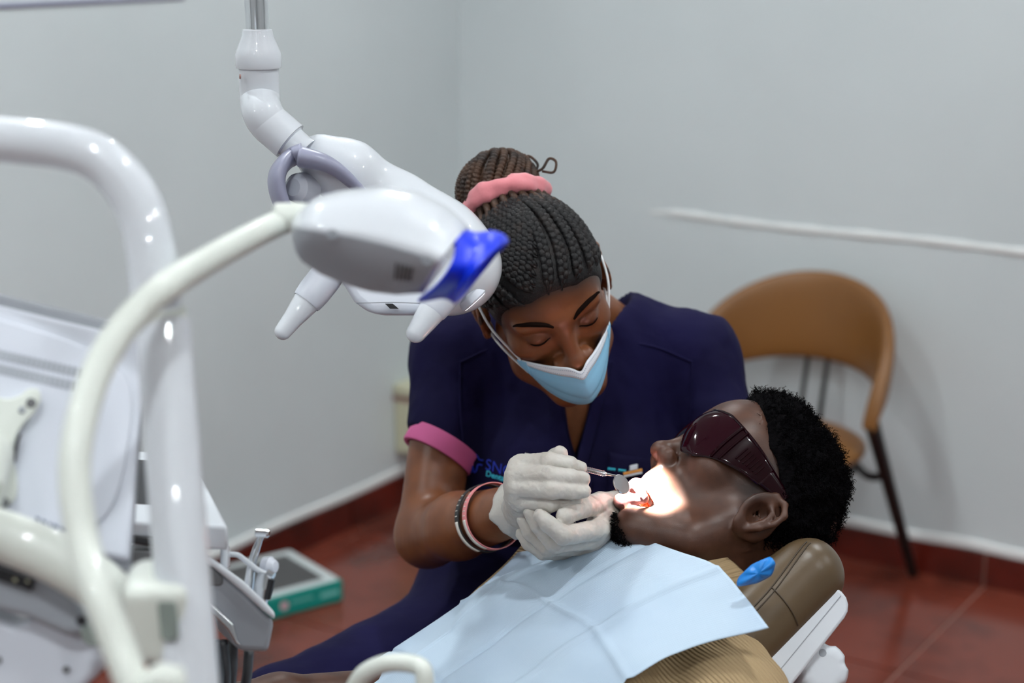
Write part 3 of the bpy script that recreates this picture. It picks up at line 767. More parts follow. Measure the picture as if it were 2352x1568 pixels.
# brows and lash lines lie on the skin
def skin_line(name, pts, rad, m, parent, off=.0003, n=7, flat=.6):
    p = bd.snap(DF.P(spline(pts, n)), off); k = len(p); r = rad*np.sin(np.linspace(.25, math.pi-.12, k))**.6
    return MB().tube(p, r, 8).build(name, m, parent)
M['brow'] = mat('brow_hair', srgb(22, 13, 10), .95, spec=.05, bump=(500, .5, .001))
for s in (-1, 1):
    skin_line('eyebrow', [(s*.012, .093, .026), (s*.024, .092, .032), (s*.040, .082, .033), (s*.053, .070, .027)], .0032, M['brow'], den)
    skin_line('eyelashes', [(s*.0205, .089, .0025), (s*.028, .091, -.0035), (s*.037, .090, -.0045), (s*.046, .083, -.0005)], .0014, M['brow'], den)
# ---- hair: dark cap and cornrow braids to the bun
skd = S(); skd.ell((0, -.014, .03), (.073, .097, .086), 0, '+', DF); skd.ell((0, .038, .036), (.060, .050, .054), .03, '+', DF)
cap = S(); cap.ext(skd, .0035)
def hlc(X, Y, Z):
    R = DF.R; o = DF.o; x, y, z = [(X-o[0])*R[0, i]+(Y-o[1])*R[1, i]+(Z-o[2])*R[2, i] for i in range(3)]
    front = (y-.079+.5*np.maximum(0, np.abs(x)-.03)-.45*(z-.055))*.8
    low = -(z+.01+.5*(y+.02))
    return np.maximum(front, low)
cap.fun(hlc, DF.o-.3, DF.o+.3, .006, '&')
hair_d, _ = sdf_obj('hair', cap, .0035, M['hair_d'], den)
BUN = np.array((.004, -.075, .085))
bun_f = Fr(DF.p((.002, -.110, .090)), DF.R[:, 0], *(lambda z: (np.cross(z, DF.R[:, 0]), z))(nrm(DF.R@np.array((.04, -.91, .40)))))
def braid(start, m, end, bend=0., r=.0050, parent=None, name='braid'):
    s0 = np.array(start, float); ea = math.radians(end); e0 = DF.inv(bun_f.p((.050*math.cos(ea), .049*math.sin(ea), -.045)))
    t = np.linspace(.07, 1, 34)[:, None]; c = np.array((0, -.01, .02))
    p = s0*(1-t)+e0*t+np.sin(t*math.pi)*np.array((bend, 0, 0)); p = c+(p-c)/np.linalg.norm((p-c)/np.array((.075, .1, .09)), axis=1)[:, None]
    W_ = skd.snap(DF.P(p), .0050); W_ = W_-skd.grad(W_)*(.0062*np.clip(1-np.linspace(0, 1, 34)*9, 0, 1))[:, None]; W_ = spline(W_[::3], 9)
    L_ = np.concatenate([[0], np.cumsum(np.linalg.norm(np.diff(W_, axis=0), axis=1))])
    k = max(int(L_[-1]/.0011), 20); u = np.linspace(0, L_[-1], k); W_ = np.stack([np.interp(u, L_, W_[:, i]) for i in range(3)], 1)
    n = skd.grad(W_); T = np.gradient(W_, axis=0); T /= np.linalg.norm(T, axis=1)[:, None]; B = np.cross(T, n)
    tp = np.clip(np.minimum(u/.022, 1), .22, 1); mb = MB()
    for sg in (-1, 1):       # two lobes of plaited hair, half a beat apart
        ph = u/.0092*2*math.pi+(0 if sg > 0 else math.pi)
        rr = r*tp*(.82+.13*np.abs(np.sin(ph/2)))
        mb.tube(W_+B*(sg*r*.52*tp)[:, None]+n*(.0012*np.sin(ph))[:, None]*tp[:, None], rr, 8)
    return mb.build(name, m, parent, ang=0)
part = spline([(.012, .090, .060), (.0, .078, .080), (-.012, .056, .099), (-.018, .030, .110), (-.016, .004, .115)], 8)
starts = []
for i in range(10): q = part[2+int(i*2.9)]; starts.append((q+np.array((.0035, .0, 0)), 12+i*8.0, .002))     # her right side: rows that start at the parting
for q, e_ in (((.030, .085, .054), 4), ((.046, .070, .046), -4), ((.058, .052, .036), -12), ((.067, .034, .022), -20), ((.073, .014, .008), -28)): starts.append((np.array(q), e_, .006))
for i, q in enumerate(((.009, .088, .058), (-.006, .088, .057), (-.022, .083, .054), (-.038, .071, .048), (-.049, .058, .041), (-.058, .043, .031), (-.066, .025, .018), (-.072, .006, .004))): starts.append((np.array(q), 90+i*12.5, -.012))
for q, e_, b in starts: braid(q, M['hair_d'], e_, b, parent=hair_d)
# bun of wound braids
bs = S(); bs.ell((0, 0, .006), (.048, .047, .040), 0, '+', bun_f); bs.ell((0, 0, -.03), (.044, .043, .035), .02, '+', bun_f)
bun, _ = sdf_obj('bun', bs, .003, M['bun'], hair_d)
rg = np.random.RandomState(11)
for i in range(30):
    a = i/30*2*math.pi+rg.rand()*.1; sp = .9+.4*rg.rand(); pts = []
    for t in np.linspace(-.55, 1.25, 30):
        el = t; aa = a+sp*(t+.5)*.55; pts.append(bun_f.p((.048*math.cos(aa)*math.cos(el), .045*math.sin(aa)*math.cos(el), .006+.038*math.sin(el))))
    p = bs.snap(np.array(pts), .0015+.002*rg.rand()); p = spline(p, 4); ph = np.arange(len(p))*.9+rg.rand()*6
    mb = MB(); mb.tube(p, .0048*(1+.16*np.sin(ph)), 8); mb.build('braid', M['bun'], bun, ang=0)
for sgn, pts in ((1, [(-.040, .01, .020), (-.052, .012, .026), (-.058, .012, .010), (-.050, .01, .0)]), (1, [(-.040, .012, .002), (-.058, .02, -.004), (-.072, .024, .004), (-.078, .024, -.004), (-.070, .02, -.014), (-.058, .018, -.006)])):
    MB().tube(bun_f.P(spline(pts, 8)), .0018, 6).build('loose_strand', M['bun'], bun)
# loose wisps at the neck of the bun, swept up
for i in range(26):
    a = i/26*2*math.pi; pts = [bun_f.p((.050*math.cos(a)*f, .048*math.sin(a)*f, z)) for f, z in ((1.25, -.062), (1.06, -.046), (.93, -.026))]
    p = spline(pts, 5); MB().tube(p, .0046*(1+.12*np.sin(np.arange(len(p))*1.3+i)), 7).build('braid', M['bun'], bun, ang=0)
# scrunchie
ring = []; rg = np.random.RandomState(2)
for i in range(120):
    a = i/120*2*math.pi; wr = .0012*math.sin(a*7)+.0008*math.sin(a*17+1); row = []
    for b in np.linspace(0, 2*math.pi, 18, endpoint=False):
        rr = .0125+wr+.0014*math.sin(3*b+a*5)
        row.append(bun_f.p(((.050+rr*math.cos(b)*.8)*math.cos(a), (.049+rr*math.cos(b)*.8)*math.sin(a), -.022+rr*math.sin(b)+.004*math.sin(a*2))))
    ring.append(row)
mb = MB(); mb.grid(ring, True, True); sc_ = mb.build('scrunchie', M['rose'], ang=0)
tag(sc_, 'pink satin scrunchie around the base of the braided bun', 'scrunchie')
# ---- scrub top
st = torso_d(.006)
def sleeve(A, cut):
    e = A[0]+(A[1]-A[0])*cut; dr = nrm(nrm(A[1]-A[0])+RT*(-.42 if A is AR else .42)); q = e-dr*.008
    c1 = S().cone(A[0]+(A[1]-A[0])*.02, A[0]+(A[1]-A[0])*(cut+.12), .055, .047); fn, lo, hi = c1.q[0][:3]
    st._a(lambda X, Y, Z: np.maximum(fn(X, Y, Z), (X-q[0])*dr[0]+(Y-q[1])*dr[1]+(Z-q[2])*dr[2]), lo, hi, .03, '+'); return e
sl = [sleeve(AR, .55), sleeve(AL, .55)]
st.half(DT.p((0, 0, -.46)), -DT.R[:, 2], .004)
def vneck(X, Y, Z):
    R = DT.R; o = DT.o; x, y, z = [(X-o[0])*R[0, i]+(Y-o[1])*R[1, i]+(Z-o[2])*R[2, i] for i in range(3)]
    a = (np.abs(x)-(z+.138)*.25)*.97
    n = np.sqrt(x*x+(y+.015)**2)-.073-.2*np.maximum(z-.03, 0)
    return np.minimum(np.maximum(a, -y), np.maximum(n, -(z-.005)))
st.fun(vneck, DT.o-.3, DT.o+.3, .004, '-')
V, Q = st.mesh(.0052); V = smooth_v(V, Q, 1); n_ = st.grad(V); t_ = DT.inv(V)
V = V+n_*(.0045*fbm(t_*np.array([1.6, .6, .55]), 13, 2)+.0018*fbm(t_*np.array([1, 1, .6]), 42, 2))[:, None]
top_d = link('scrub_top', mesh_np('scrub_top', V, quads=Q), den, M['scrub'])
# pink cuffs
for A, e in ((AR, sl[0]), (AL, sl[1])):
    dr = nrm(nrm(A[1]-A[0])+RT*(-.42 if A is AR else .42)); rows = []
    ff = frame_fu(e, np.cross(dr, RT), dr)
    for i in range(40):
        a = i/40*2*math.pi; q = []
        for zz, gg in ((-.017, .0025), (.006, .0025), (.0085, .0015), (.0085, -.004), (-.004, -.004)):
            q.append(ff.p(((.0492+gg)*math.cos(a)*1.0, (.0492+gg)*math.sin(a)*1.06, zz)))
        rows.append(q)
    MB().grid(rows, cu=True).build('cuff_trim', M['pink'], top_d, ang=50)
# V-neck facing: a doubled band along both edges, right over left
def on_top(pts, off=.0015, n=10):
    p = DT.P(spline(pts, n)); p = p+DT.R[:, 1]*.15; V_, t_ = st.cast(p, -DT.R[:, 1], off, 60, .3); return V_
for s, z0 in ((1, -.156), (-1, -.150)):
    pts = [(s*(z+.138)*.25+s*.008, 0, z) for z in np.linspace(-.138, .0, 6)]
    if s == 1: pts = [(.012, 0, -.190), (-.016, 0, -.160)]+pts
    p = on_top(pts, .001); MB().tube(p, .0085, 8, flat=.22, flatdir=DT.R[:, 1]).build('neck_facing', M['scrub'], top_d, ang=0)
# shoulder yoke seams
for A in (AR, AL):
    s = 1 if A is AR else -1; sh_ = DT.inv(A[0])
    pts = [(s*.07, 0, .02), (s*.11, 0, .012), (sh_[0]*.93, 0, -.004)]
    MB().tube(on_top(pts, .0004), .0016, 6).build('seam', M['scrub'], top_d)
    pts = [(sh_[0]*.93, 0, -.004), (sh_[0]*.92, 0, -.07), (sh_[0]*.86, 0, -.16)]
    MB().tube(on_top(pts, .0004), .0014, 6).build('seam', M['scrub'], top_d)
# chest pocket with a turquoise edge line
def pix_on_top(px, off=.0012):
    """picture points carried on to the cloth along their sight lines"""
    O = np.array([P(x, y, 1.9) for x, y in px]); out = []
    for o in O:
        d = nrm(o-CAMP); v, t = st.cast(o[None], d, off, 70, .9); out.append(v[0])
    return np.array(out)
pk = pix_on_top([(1397, 1037), (1530, 1050), (1528, 1180), (1392, 1170)])
def patch(c4, n=14, off=.0016):
    G = []
    for i in range(n):
        u = i/(n-1); G.append([(c4[0]*(1-u)+c4[1]*u)*(1-v)+(c4[3]*(1-u)+c4[2]*u)*v for v in np.linspace(0, 1, n)])
    G = np.array(G).reshape(-1, 3); O = G+DT.R[:, 1]*.05; V_, t_ = st.cast(O, -DT.R[:, 1], off, 60, .2); return V_.reshape(n, n, 3)
MB().grid(patch(pk)).build('pocket', M['scrub'], top_d, solid=.002, ang=0)
ln = pix_on_top([(1396+i*6, 1076+i*.75) for i in range(12)], .004)
for i in range(11):
    if i % 4 != 3: MB().tube([ln[i], ln[i]+(ln[i+1]-ln[i])*.92], .0017, 6).build('embroidery', M['logo2'], top_d)
# embroidered logo and lettering
def chest_text(body, size, px, py, m, name, ang, bold=0.):
    cu = bpy.data.curves.new(name, 'FONT'); cu.body = body; cu.size = size; cu.offset = bold; ob = bpy.data.objects.new(name, cu)
    COL.objects.link(ob); dg = bpy.context.evaluated_depsgraph_get(); me = bpy.data.meshes.new_from_object(ob.evaluated_get(dg)); bpy.data.objects.remove(ob)
    co = np.array([v.co for v in me.vertices]); ca, sa = math.cos(ang), math.sin(ang)
    o = pix_on_top([(px, py)])[0]
    xx = co[:, 0]*ca+co[:, 1]*sa; yy = -co[:, 0]*sa+co[:, 1]*ca
    W_ = o+np.outer(xx, -DT.R[:, 0])+np.outer(yy, DT.R[:, 2])+DT.R[:, 1]*.05
    V_, t_ = st.cast(W_, -DT.R[:, 1], .0014, 60, .2)
    me.vertices.foreach_set('co', V_.astype(np.float32).ravel()); me.update()
    return link(name, me, top_d, m)
LOGO_A = math.radians(8)
chest_text('SNO', .0190, 1113, 1077, M['logo1'], 'lettering', LOGO_A, -.0002)
chest_text('Dental', .0102, 1115, 1092, M['logo2'], 'lettering', LOGO_A, .0002)
def stroke(px, r, m): MB().tube(pix_on_top(spline(px, 6), .0010), r, 6).build('embroidery', m, top_d)
stroke([(1078, 1040), (1087, 1040), (1096, 1047), (1101, 1055), (1110, 1057)], .0011, M['logo1'])
stroke([(1069, 1056), (1075, 1068), (1079, 1082), (1083, 1083), (1085, 1070), (1089, 1084), (1094, 1080), (1098, 1067), (1108, 1068)], .0011, M['logo1'])
stroke([(1063, 1040), (1064, 1033), (1070, 1030), (1075, 1034), (1072, 1040), (1066, 1043)], .0012, M['logo1'])
stroke([(1069, 1039), (1072, 1035), (1076, 1036)], .0013, M['logo2'])
# ---- trousers
KR, KL = P(655, 1650, 2.22), P(1180, 1760, 2.10)
tr = S(); tr.ell(HIP, (.165, .125, .12), 0); tr.ell(HIP+np.array((0, .02, .08)), (.15, .11, .12), .05)
for K, hx in ((KR, -.075), (KL, .075)):
    h = HIP+np.array((hx, -.03, -.01)); tr.cone(h, K, .090, .066, .05); f_ = np.array((K[0]-.02, K[1]+.10, .10)); tr.cone(K, f_, .064, .048, .03)
V, Q = tr.mesh(.008); V = smooth_v(V, Q, 1); n_ = tr.grad(V); V = V+n_*(.004*fbm(V, 16, 2))[:, None]
link('trousers', mesh_np('trousers', V, quads=Q), den, M['scrub'])
M['shoe'] = mat('white_clog', srgb(210, 210, 210), .5)
for K in (KR, KL):
    f_ = np.array((K[0]-.02, K[1]+.10, .0)); s = S(); dr = nrm((K[0]-HIP[0], K[1]-HIP[1], 0))
    s.cone(f_+np.array((0, 0, .075)), f_+np.array((0, 0, .045)), .045, .045, .02); s.cone(f_+np.array((0, 0, .035)), f_+dr*.15+np.array((0, 0, .035)), .036, .034, .03)
    sdf_obj('shoe', s, .008, M['shoe'], den)
# ---- stool under her
sx, sy = HIP[0], HIP[1]; sz = HIP[2]-.115
stl = thing('stool', (sx, sy+.02, 0), 'round brown stool on five castors under the seated dentist', 'stool'); sf = Fr((sx, sy+.02, 0), RT, np.array([0, 1., 0]), ZV)
MB().lathe(sf, [(.02, sz-.06), (.15, sz-.06), (.175, sz-.045), (.18, sz-.02), (.17, sz-.004), (.10, sz), (.02, sz)], 40).build('seat', M['brown'], stl)
MB().lathe(sf, [(.025, .09), (.025, sz-.06)], 20).build('column', M['chrome'], stl)
for i in range(5):
    a = i*2*math.pi/5+.3; d = np.array((math.cos(a), math.sin(a), 0)); lg = MB().tube([sf.p((0, 0, .09)), sf.p(d*.24+np.array((0, 0, .065)))], [.018, .013], 10).build('leg', M['black'], stl)
    q = sf.p(d*.24+np.array((0, 0, .027))); wf = frame_fu(q, ZV, np.cross(d, ZV)); MB().lathe(wf, [(.026, -.012), (.026, .012)], 16).build('castor', M['black'], lg)
# ---- gloves
def glove(name, chains, palm, wrist, cuff, mt, h=.0017):
    s = S()
    for pts, rs in palm: s.chain(pts, rs, .016)
    for pts, rs in chains: s.chain(pts, rs, .0026)
    s.chain(wrist[0], wrist[1], .014)
    V, Q = s.mesh(h); V = smooth_v(V, Q, 1); n = s.grad(V)
    V = V+n*(.0006*fbm(V, 190, 2)+.0009*fbm(V, 75, 2))[:, None]
    o = link(name, mesh_np(name, V, quads=Q), den, mt)
    # rolled, flared cuff
    c0, dr, r = cuff; ff = frame_fu(c0, np.cross(dr, RT), dr); rows = []
    for i in range(36):
        a = i/36*2*math.pi; wv = .0016*math.sin(a*5)+.001*math.sin(a*9+1); row = []
        for rr, zz in ((r-.004, -.020), (r, -.004), (r+.003+wv, .012), (r+.0045+wv, .016+wv), (r+.002+wv, .017+wv), (r-.001, .010)): row.append(ff.p((rr*math.cos(a), rr*math.sin(a), zz)))
        rows.append(row)
    MB().grid(rows, cu=True).build('glove_cuff', mt, o, ang=0)
    return o, s
W3 = lambda *a: [P(*q) for q in a]
fR = .0093
g_r, gs_r = glove('glove', [
    (W3((1194, 1068, 1.955), (1262, 1058, 1.930), (1306, 1066, 1.933), (1332, 1074, 1.938)), [.0120, .0104, .0096, .0082]),
    (W3((1188, 1092, 1.940), (1262, 1091, 1.912), (1312, 1096, 1.916), (1340, 1100, 1.922)), [.0120, .0102, .0096, .0082]),
    (W3((1188, 1120, 1.938), (1262, 1124, 1.908), (1312, 1127, 1.914), (1341, 1128, 1.918)), [.0118, .0104, .0098, .0084]),
    (W3((1200, 1148, 1.945), (1262, 1157, 1.922), (1300, 1153, 1.928), (1324, 1149, 1.932)), [.0112, .0096, .0087, .0074]),
    (W3((1226, 1110, 2.010), (1254, 1076, 2.000), (1276, 1052, 1.985), (1286, 1042, 1.972)), [.0130, .0120, .0112, .0095])],
    [(W3((1196, 1070, 1.957), (1216, 1158, 1.995)), [.0135, .018]), (W3((1189, 1092, 1.944), (1212, 1160, 1.992)), [.0135, .018]), (W3((1189, 1120, 1.942), (1208, 1164, 1.990)), [.0135, .018]), (W3((1200, 1146, 1.949), (1206, 1168, 1.990)), [.013, .018]), (W3((1226, 1110, 2.010), (1216, 1156, 2.0)), [.014, .018])],
    (W3((1212, 1162, 2.0), (1196, 1168, 2.025)), [.0225, .0265]), (P(1197, 1168, 2.026), nrm(AR[1]-AR[2]), .0285), M['glove'])
g_l, gs_l = glove('glove', [
    (W3((1374, 1216, 1.955), (1294, 1230, 1.905), (1258, 1202, 1.906), (1241, 1184, 1.910)), [.0122, .0108, .0098, .0084]),
    (W3((1360, 1238, 1.968), (1274, 1248, 1.932), (1237, 1206, 1.934), (1219, 1178, 1.938)), [.0122, .0108, .0098, .0084]),
    (W3((1346, 1252, 1.982), (1257, 1258, 1.957), (1219, 1222, 1.960), (1202, 1193, 1.964)), [.0118, .0104, .0094, .0080]),
    (W3((1334, 1262, 1.996), (1250, 1268, 1.980), (1213, 1246, 1.982), (1198, 1226, 1.986)), [.0110, .0096, .0084, .0072]),
    (W3((1412, 1160, 2.055), (1380, 1156, 2.0), (1338, 1165, 1.945), (1298, 1184, 1.915)), [.0155, .0135, .0122, .0102])],
    [(W3((1374, 1216, 1.958), (1424, 1178, 2.050)), [.0135, .019]), (W3((1360, 1238, 1.972), (1424, 1182, 2.050)), [.0135, .019]), (W3((1346, 1250, 1.985), (1422, 1188, 2.050)), [.0135, .019]), (W3((1336, 1258, 1.998), (1422, 1192, 2.050)), [.013, .019]), (W3((1380, 1158, 2.003), (1418, 1176, 2.055)), [.015, .019])],
    (W3((1424, 1180, 2.06), (1450, 1172, 2.09)), [.023, .0275]), (P(1452, 1171, 2.095), nrm(AL[1]-AL[2]), .0295), M['glove'])
# ---- surgical mask
msk = thing('face_mask', DF.p((0, .08, -.13)), 'light blue pleated surgical mask with white nose band on the dentist', 'mask')
def mask_pt(u, v):
    """u -1..1 across, v 0 top .. 1 bottom"""
    au = abs(u); zt_ = -.026-.014*au**1.5; zb_ = -.119+.047*au**2.2
    z = zt_*(1-v)+zb_*v; x = u*(.058-.006*v**2*au)
    rid = np.interp(v, [0, .2, .45, .7, .9, 1], [.122, .1275, .1275, .119, .103, .089])
    sid = np.interp(v, [0, .5, 1], [.058, .060, .056])
    y = sid+(rid-sid)*(1-au**1.45)
    z += .0016*math.sin(v*9)*(1-au)-.0085*math.exp(-(au/.13)**2)*(1-v)**2; rid += .0025*math.exp(-(au/.07)**2)
    y += .0022*(abs(math.sin(v*10.5+.5))**.5)*(1-au**4)*(v > .25)
    return DF.p((x, y, z))
def mgrid(u0, u1, v0, v1, n, m, off=0):
    G = np.array([[mask_pt(u, v) for v in np.linspace(v0, v1, m)] for u in np.linspace(u0, u1, n)])
    if off: G = G+DF.R[:, 1]*off
    return G
MB().grid(mgrid(-1, 1, .13, 1, 61, 30)).build('panel', M['maskblue'], msk, solid=.0012, ang=0)
MB().grid(mgrid(-1, 1, 0, .155, 61, 5, .0007)).build('nose_band', M['maskwhite'], msk, solid=.0016, ang=0)
for v in (.045, .12):
    for i in range(56):
        u = -.98+i*.0355; MB().tube([mask_pt(u, v)+DF.R[:, 1]*.0018, mask_pt(u+.02, v)+DF.R[:, 1]*.0018], .00035, 4).build('stitch', M['stitch'], msk)
for s in (-1, 1):
    b0, b1 = (s*.93, s*1.08); sb = MB().grid(mgrid(min(b0, b1), max(b0, b1), .02, .72, 6, 12, .0012)).build('side_band', M['maskblue'], msk, solid=.0016, ang=0)
    a = DF.inv(mask_pt(s*1.02, .03)); b = DF.inv(mask_pt(s*1.0, .75))
    MB().tube(DF.P(spline([a, (s*.078, .028, -.004), (s*.083, .004, .018), (s*.084, -.018, .022)], 8)), .0016, 8).build('ear_loop', M['elastic'], msk)
    MB().tube(DF.P(spline([b, (s*.070, .022, -.050), (s*.078, -.006, -.038), (s*.082, -.028, -.012), (s*.084, -.018, .022)], 8)), .0016, 8).build('ear_loop', M['elastic'], msk)
# ---- earrings
for s, lb in ((1, 'small crystal stud earring in the ear nearer the lamp'), (-1, 'small crystal stud earring in the ear nearer the tan chair')):
    q = DF.p((s*.0835, -.014, -.040)); e = thing('earring', q, lb, 'earring', 'crystal stud earrings')
    for k in range(5):
        a = k*2*math.pi/5; r = .0042 if k < 5 else 0; off = DF.R@np.array((s*.001, math.cos(a)*r, math.sin(a)*r))
        sdm = S(); sdm.ell(q+off, (.0032, .0032, .0032)); 
        MB().lathe(Fr(q+off, DF.R[:, 1], DF.R[:, 2], DF.R[:, 0]), [(.0008, -.0028), (.0026, -.0012), (.0030, .0), (.0020, .0016), (.0006, .0022)], 7).build('stone', M['gem'], e, smooth=False)
# ---- wristbands
fd = nrm(AR[1]-AR[2])
def wristband(center, r, wd, m, label, tilt, patch0, patch1, marks):
    ff = frame_fu(center, np.cross(fd, RT), nrm(fd+tilt)); n = 60; rows = []
    for i in range(n):
        a = i/n*2*math.pi; rows.append([ff.p(((r+g_)*math.cos(a), (r+g_)*math.sin(a)*1.08, z)) for g_, z in ((0, -wd/2), (.0012, -wd/2), (.0012, wd/2), (0, wd/2))])
    mb = MB(); mb.grid(rows, True, True); t = thing('wristband', ff.p((0, -r, 0)), label, 'wristband', 'silicone wristbands'); mb.build('band', m, t, ang=30)
    rows = [[ff.p(((r+.0016)*math.cos(a), (r+.0016)*math.sin(a)*1.08, z)) for z in (-wd*.36, wd*.36)] for a in np.linspace(patch0, patch1, 24)]
    MB().grid(rows).build('white_panel', M['bandwhite'], t, solid=.0004)
    for a in np.linspace(*marks):
        MB().tube([ff.p(((r+.0016)*math.cos(a), (r+.0016)*math.sin(a)*1.08, z)) for z in (-wd*.2, wd*.2)], .0006, 5).build('print_mark', M['bandwhite'], t)
    return ff
c1 = AR[2]+(AR[1]-AR[2])*.30; c2 = AR[2]+(AR[1]-AR[2])*.37
def band_angle(tilt, d):
    ff = frame_fu(c1, np.cross(fd, RT), nrm(fd+tilt)); v = ff.R.T@d; return math.atan2(v[1], v[0])
tl = RT*.10+ZV*.12; b0 = band_angle(tl, cv(-.75, .0, .65)); b1 = band_angle(tl, cv(-.1, -.8, .55)); bm = band_angle(tl, cv(-.6, .7, .4))
if b1-b0 > math.pi: b1 -= 2*math.pi
if b1-b0 < -math.pi: b1 += 2*math.pi
if bm-b0 > math.pi: bm -= 2*math.pi
if bm-b0 < -math.pi: bm += 2*math.pi
wristband(c1, .0375, .0125, M['bandpink'], 'pink silicone wristband with white lettering nearer the glove', tl, b0, b1, (b0+(bm-b0)*.15, bm, 6))
wristband(c2, .0385, .0125, M['bandblack'], 'black silicone wristband with a white panel nearer the elbow', tl, b0, b1, (b0+(bm-b0)*.2, bm, 5))
# ---- mouth mirror held under the index finger
m0, m1, m2 = P(1206, 1043, 1.985), P(1345, 1077, 1.955), P(1414, 1092, 1.955)
mir = thing('mouth_mirror', m1, 'steel dental mouth mirror held in the gloved hand at the open mouth', 'dental tool')
L_ = nrm(m1-m0)
MB().tube([m0, m0+(m1-m0)*.9, m1, m1+L_*.012, m1+L_*.024, m1+L_*.026], [.0026, .0026, .0027, .0029, .0029, .002], 14).build('handle', M['steel'], mir)
for i in range(9): 
    q = m1+L_*(.002+i*.0024); MB().tube([q, q+L_*.001], .0033, 12).build('grip_ring', M['steel'], mir)
MB().tube([m1+L_*.025, m2], [.0016, .0011], 10).build('shank', M['chrome'], mir)
mc = P(1427, 1112, 1.955); mn = nrm(cv(.62, .42, .66)); mf = frame_fu(mc, np.cross(mn, RT), mn)
MB().lathe(mf, [(.0098, -.0016), (.0118, -.0012), (.0122, .0004), (.0116, .0014), (.0106, .0014)], 28).build('rim', M['steel'], mir)
MB().lathe(mf, [(.0106, .0008), (.0106, .0012)], 28).build('glass', M['chrome'], mir)
MB().tube([m2, mc-nrm(mc-m2)*.0118], [.0011, .0011], 8).build('neck', M['chrome'], mir)
# ---- pen clipped in the pocket
p0, p1 = pix_on_top([(1432, 1088), (1475, 1079)], .010); pv = nrm(p1-p0)
pen = thing('pen', p0, 'thin orange and white pen lying across the dentist pocket', 'pen')
MB().tube([p0, p1], .0022, 10).build('barrel', mat('orange_plastic', srgb(226, 150, 50), .4), pen)
MB().tube([p0-UP*.0035, p1-UP*.0035], .0017, 10).build('refill', M['maskwhite'], pen)
MB().box(Fr(p0+pv*.014+UP*.006, pv, np.cross(UP, pv), UP), (0, 0, 0), (.0055, .003, .0035)).build('cap', M['maskwhite'], pen, bevel=.001)
# ------------------------------------------------------------------ red protective goggles on the patient
def tinted(name, col, rough=.06):
    m = bpy.data.materials.new(name); m.use_nodes = True; nt = m.node_tree; nt.nodes.remove(nt.nodes['Principled BSDF']); o = nt.nodes['Material Output']
    t = nt.nodes.new('ShaderNodeBsdfTransparent'); t.inputs[0].default_value = (*col, 1)
    d = nt.nodes.new('ShaderNodeBsdfPrincipled'); d.inputs['Base Color'].default_value = (*[c*.22 for c in col], 1); d.inputs['Roughness'].default_value = rough; d.inputs['Coat Weight'].default_value = .5
    x = nt.nodes.new('ShaderNodeMixShader'); x.inputs[0].default_value = .55
    nt.links.new(t.outputs[0], x.inputs[1]); nt.links.new(d.outputs[0], x.inputs[2]); nt.links.new(x.outputs[0], o.inputs['Surface']); return m
M['goggle'] = tinted('red_tinted_plastic', srgb(96, 20, 52)); M['goggled'] = tinted('dark_red_plastic', srgb(72, 12, 36), .12)
gog = thing('goggles', PF.p((0, .1, 0)), 'dark red wraparound safety goggles worn by the patient', 'goggles')
def gog_pt(ph, v, off=0.):
    """ph: angle round the head from straight ahead (deg), v: -1 bottom .. 1 top"""
    a = math.radians(ph); A = abs(ph)
    rx = .079+off; y0 = .018; ry = .083+off
    x = rx*math.sin(a); y = y0+ry*math.cos(a)
    if A > 90: x = math.copysign(rx, ph); y = y0-(A-90)/90*math.pi*.5*.083
    top = np.interp(A, [0, 15, 40, 60, 80, 100, 122], [.034, .040, .040, .033, .027, .021, .014])
    bot = np.interp(A, [0, 8, 16, 28, 42, 60, 80, 100, 122], [.014, .002, -.018, -.031, -.031, -.018, -.010, -.004, .002])
    z = .004+bot+(top-bot)*(v+1)/2
    y += .010*(1-((v-.1))**2)*math.exp(-((A-26)/22)**2)-.002*(z/.04)
    return PF.p((x, y, z))
def ggrid(p0, p1, v0, v1, n, m, off=0.): return np.array([[gog_pt(p, v, off) for v in np.linspace(v0, v1, m)] for p in np.linspace(p0, p1, n)])
MB().grid(ggrid(-56, 56, -1, 1, 61, 17)).build('lens', M['goggle'], gog, solid=.0022, ang=0)
for s in (-1, 1):
    a, b = sorted((s*55, s*100)); sd_ = MB().grid(ggrid(a, b, -1, 1, 21, 11)).build('side_shield', M['goggled'], gog, solid=.0024, ang=0)
    for i in range(7):
        p = s*(72+i*3.2); MB().tube([gog_pt(p, v, .0014) for v in np.linspace(-.5, .42, 6)], .0011, 6).build('rib', M['goggled'], sd_)
    for p in (57, 63): MB().tube([gog_pt(s*p, v, .0016) for v in np.linspace(-.98, .98, 10)], .0016, 6).build('ridge', M['goggled'], sd_)
    a, b = sorted((s*98, s*122)); MB().grid(ggrid(a, b, -1, 1, 13, 5)).build('temple', M['goggled'], gog, solid=.003, ang=0)
MB().tube([gog_pt(p, 1.0, .0008) for p in np.linspace(-98, 98, 70)], .0016, 6).build('brow_edge', M['goggled'], gog)
MB().tube([gog_pt(p, -1.0, .0004) for p in np.linspace(-98, 98, 70)], .0013, 6).build('lower_edge', M['goggled'], gog)
# ------------------------------------------------------------------ blue film tucked behind the patient's neck
fc = [P(1704, 1318, 1.80), P(1734, 1294, 1.795), P(1768, 1280, 1.79), P(1780, 1298, 1.79), P(1766, 1324, 1.795), P(1734, 1338, 1.80), P(1694, 1344, 1.80)]
cc = np.mean(fc, 0); pp = spline(fc, 6, True)
mb = MB(); n = len(pp); rows = [cc+(pp-cc)*s+TW*(.008*(1-s*s)+.002*np.sin(np.arange(n)*.9)[:, None]*s) for s in (1., .8, .55, .3, .05)]
mb.grid(rows, cw=True); mb.f.append(tuple(4*n+j for j in range(n)))
tag(mb.build('neck_clip_cover', M['bibblue'], solid=.0015, ang=0), 'crumpled bright blue plastic film tucked at the patient neck on the headrest', 'film')
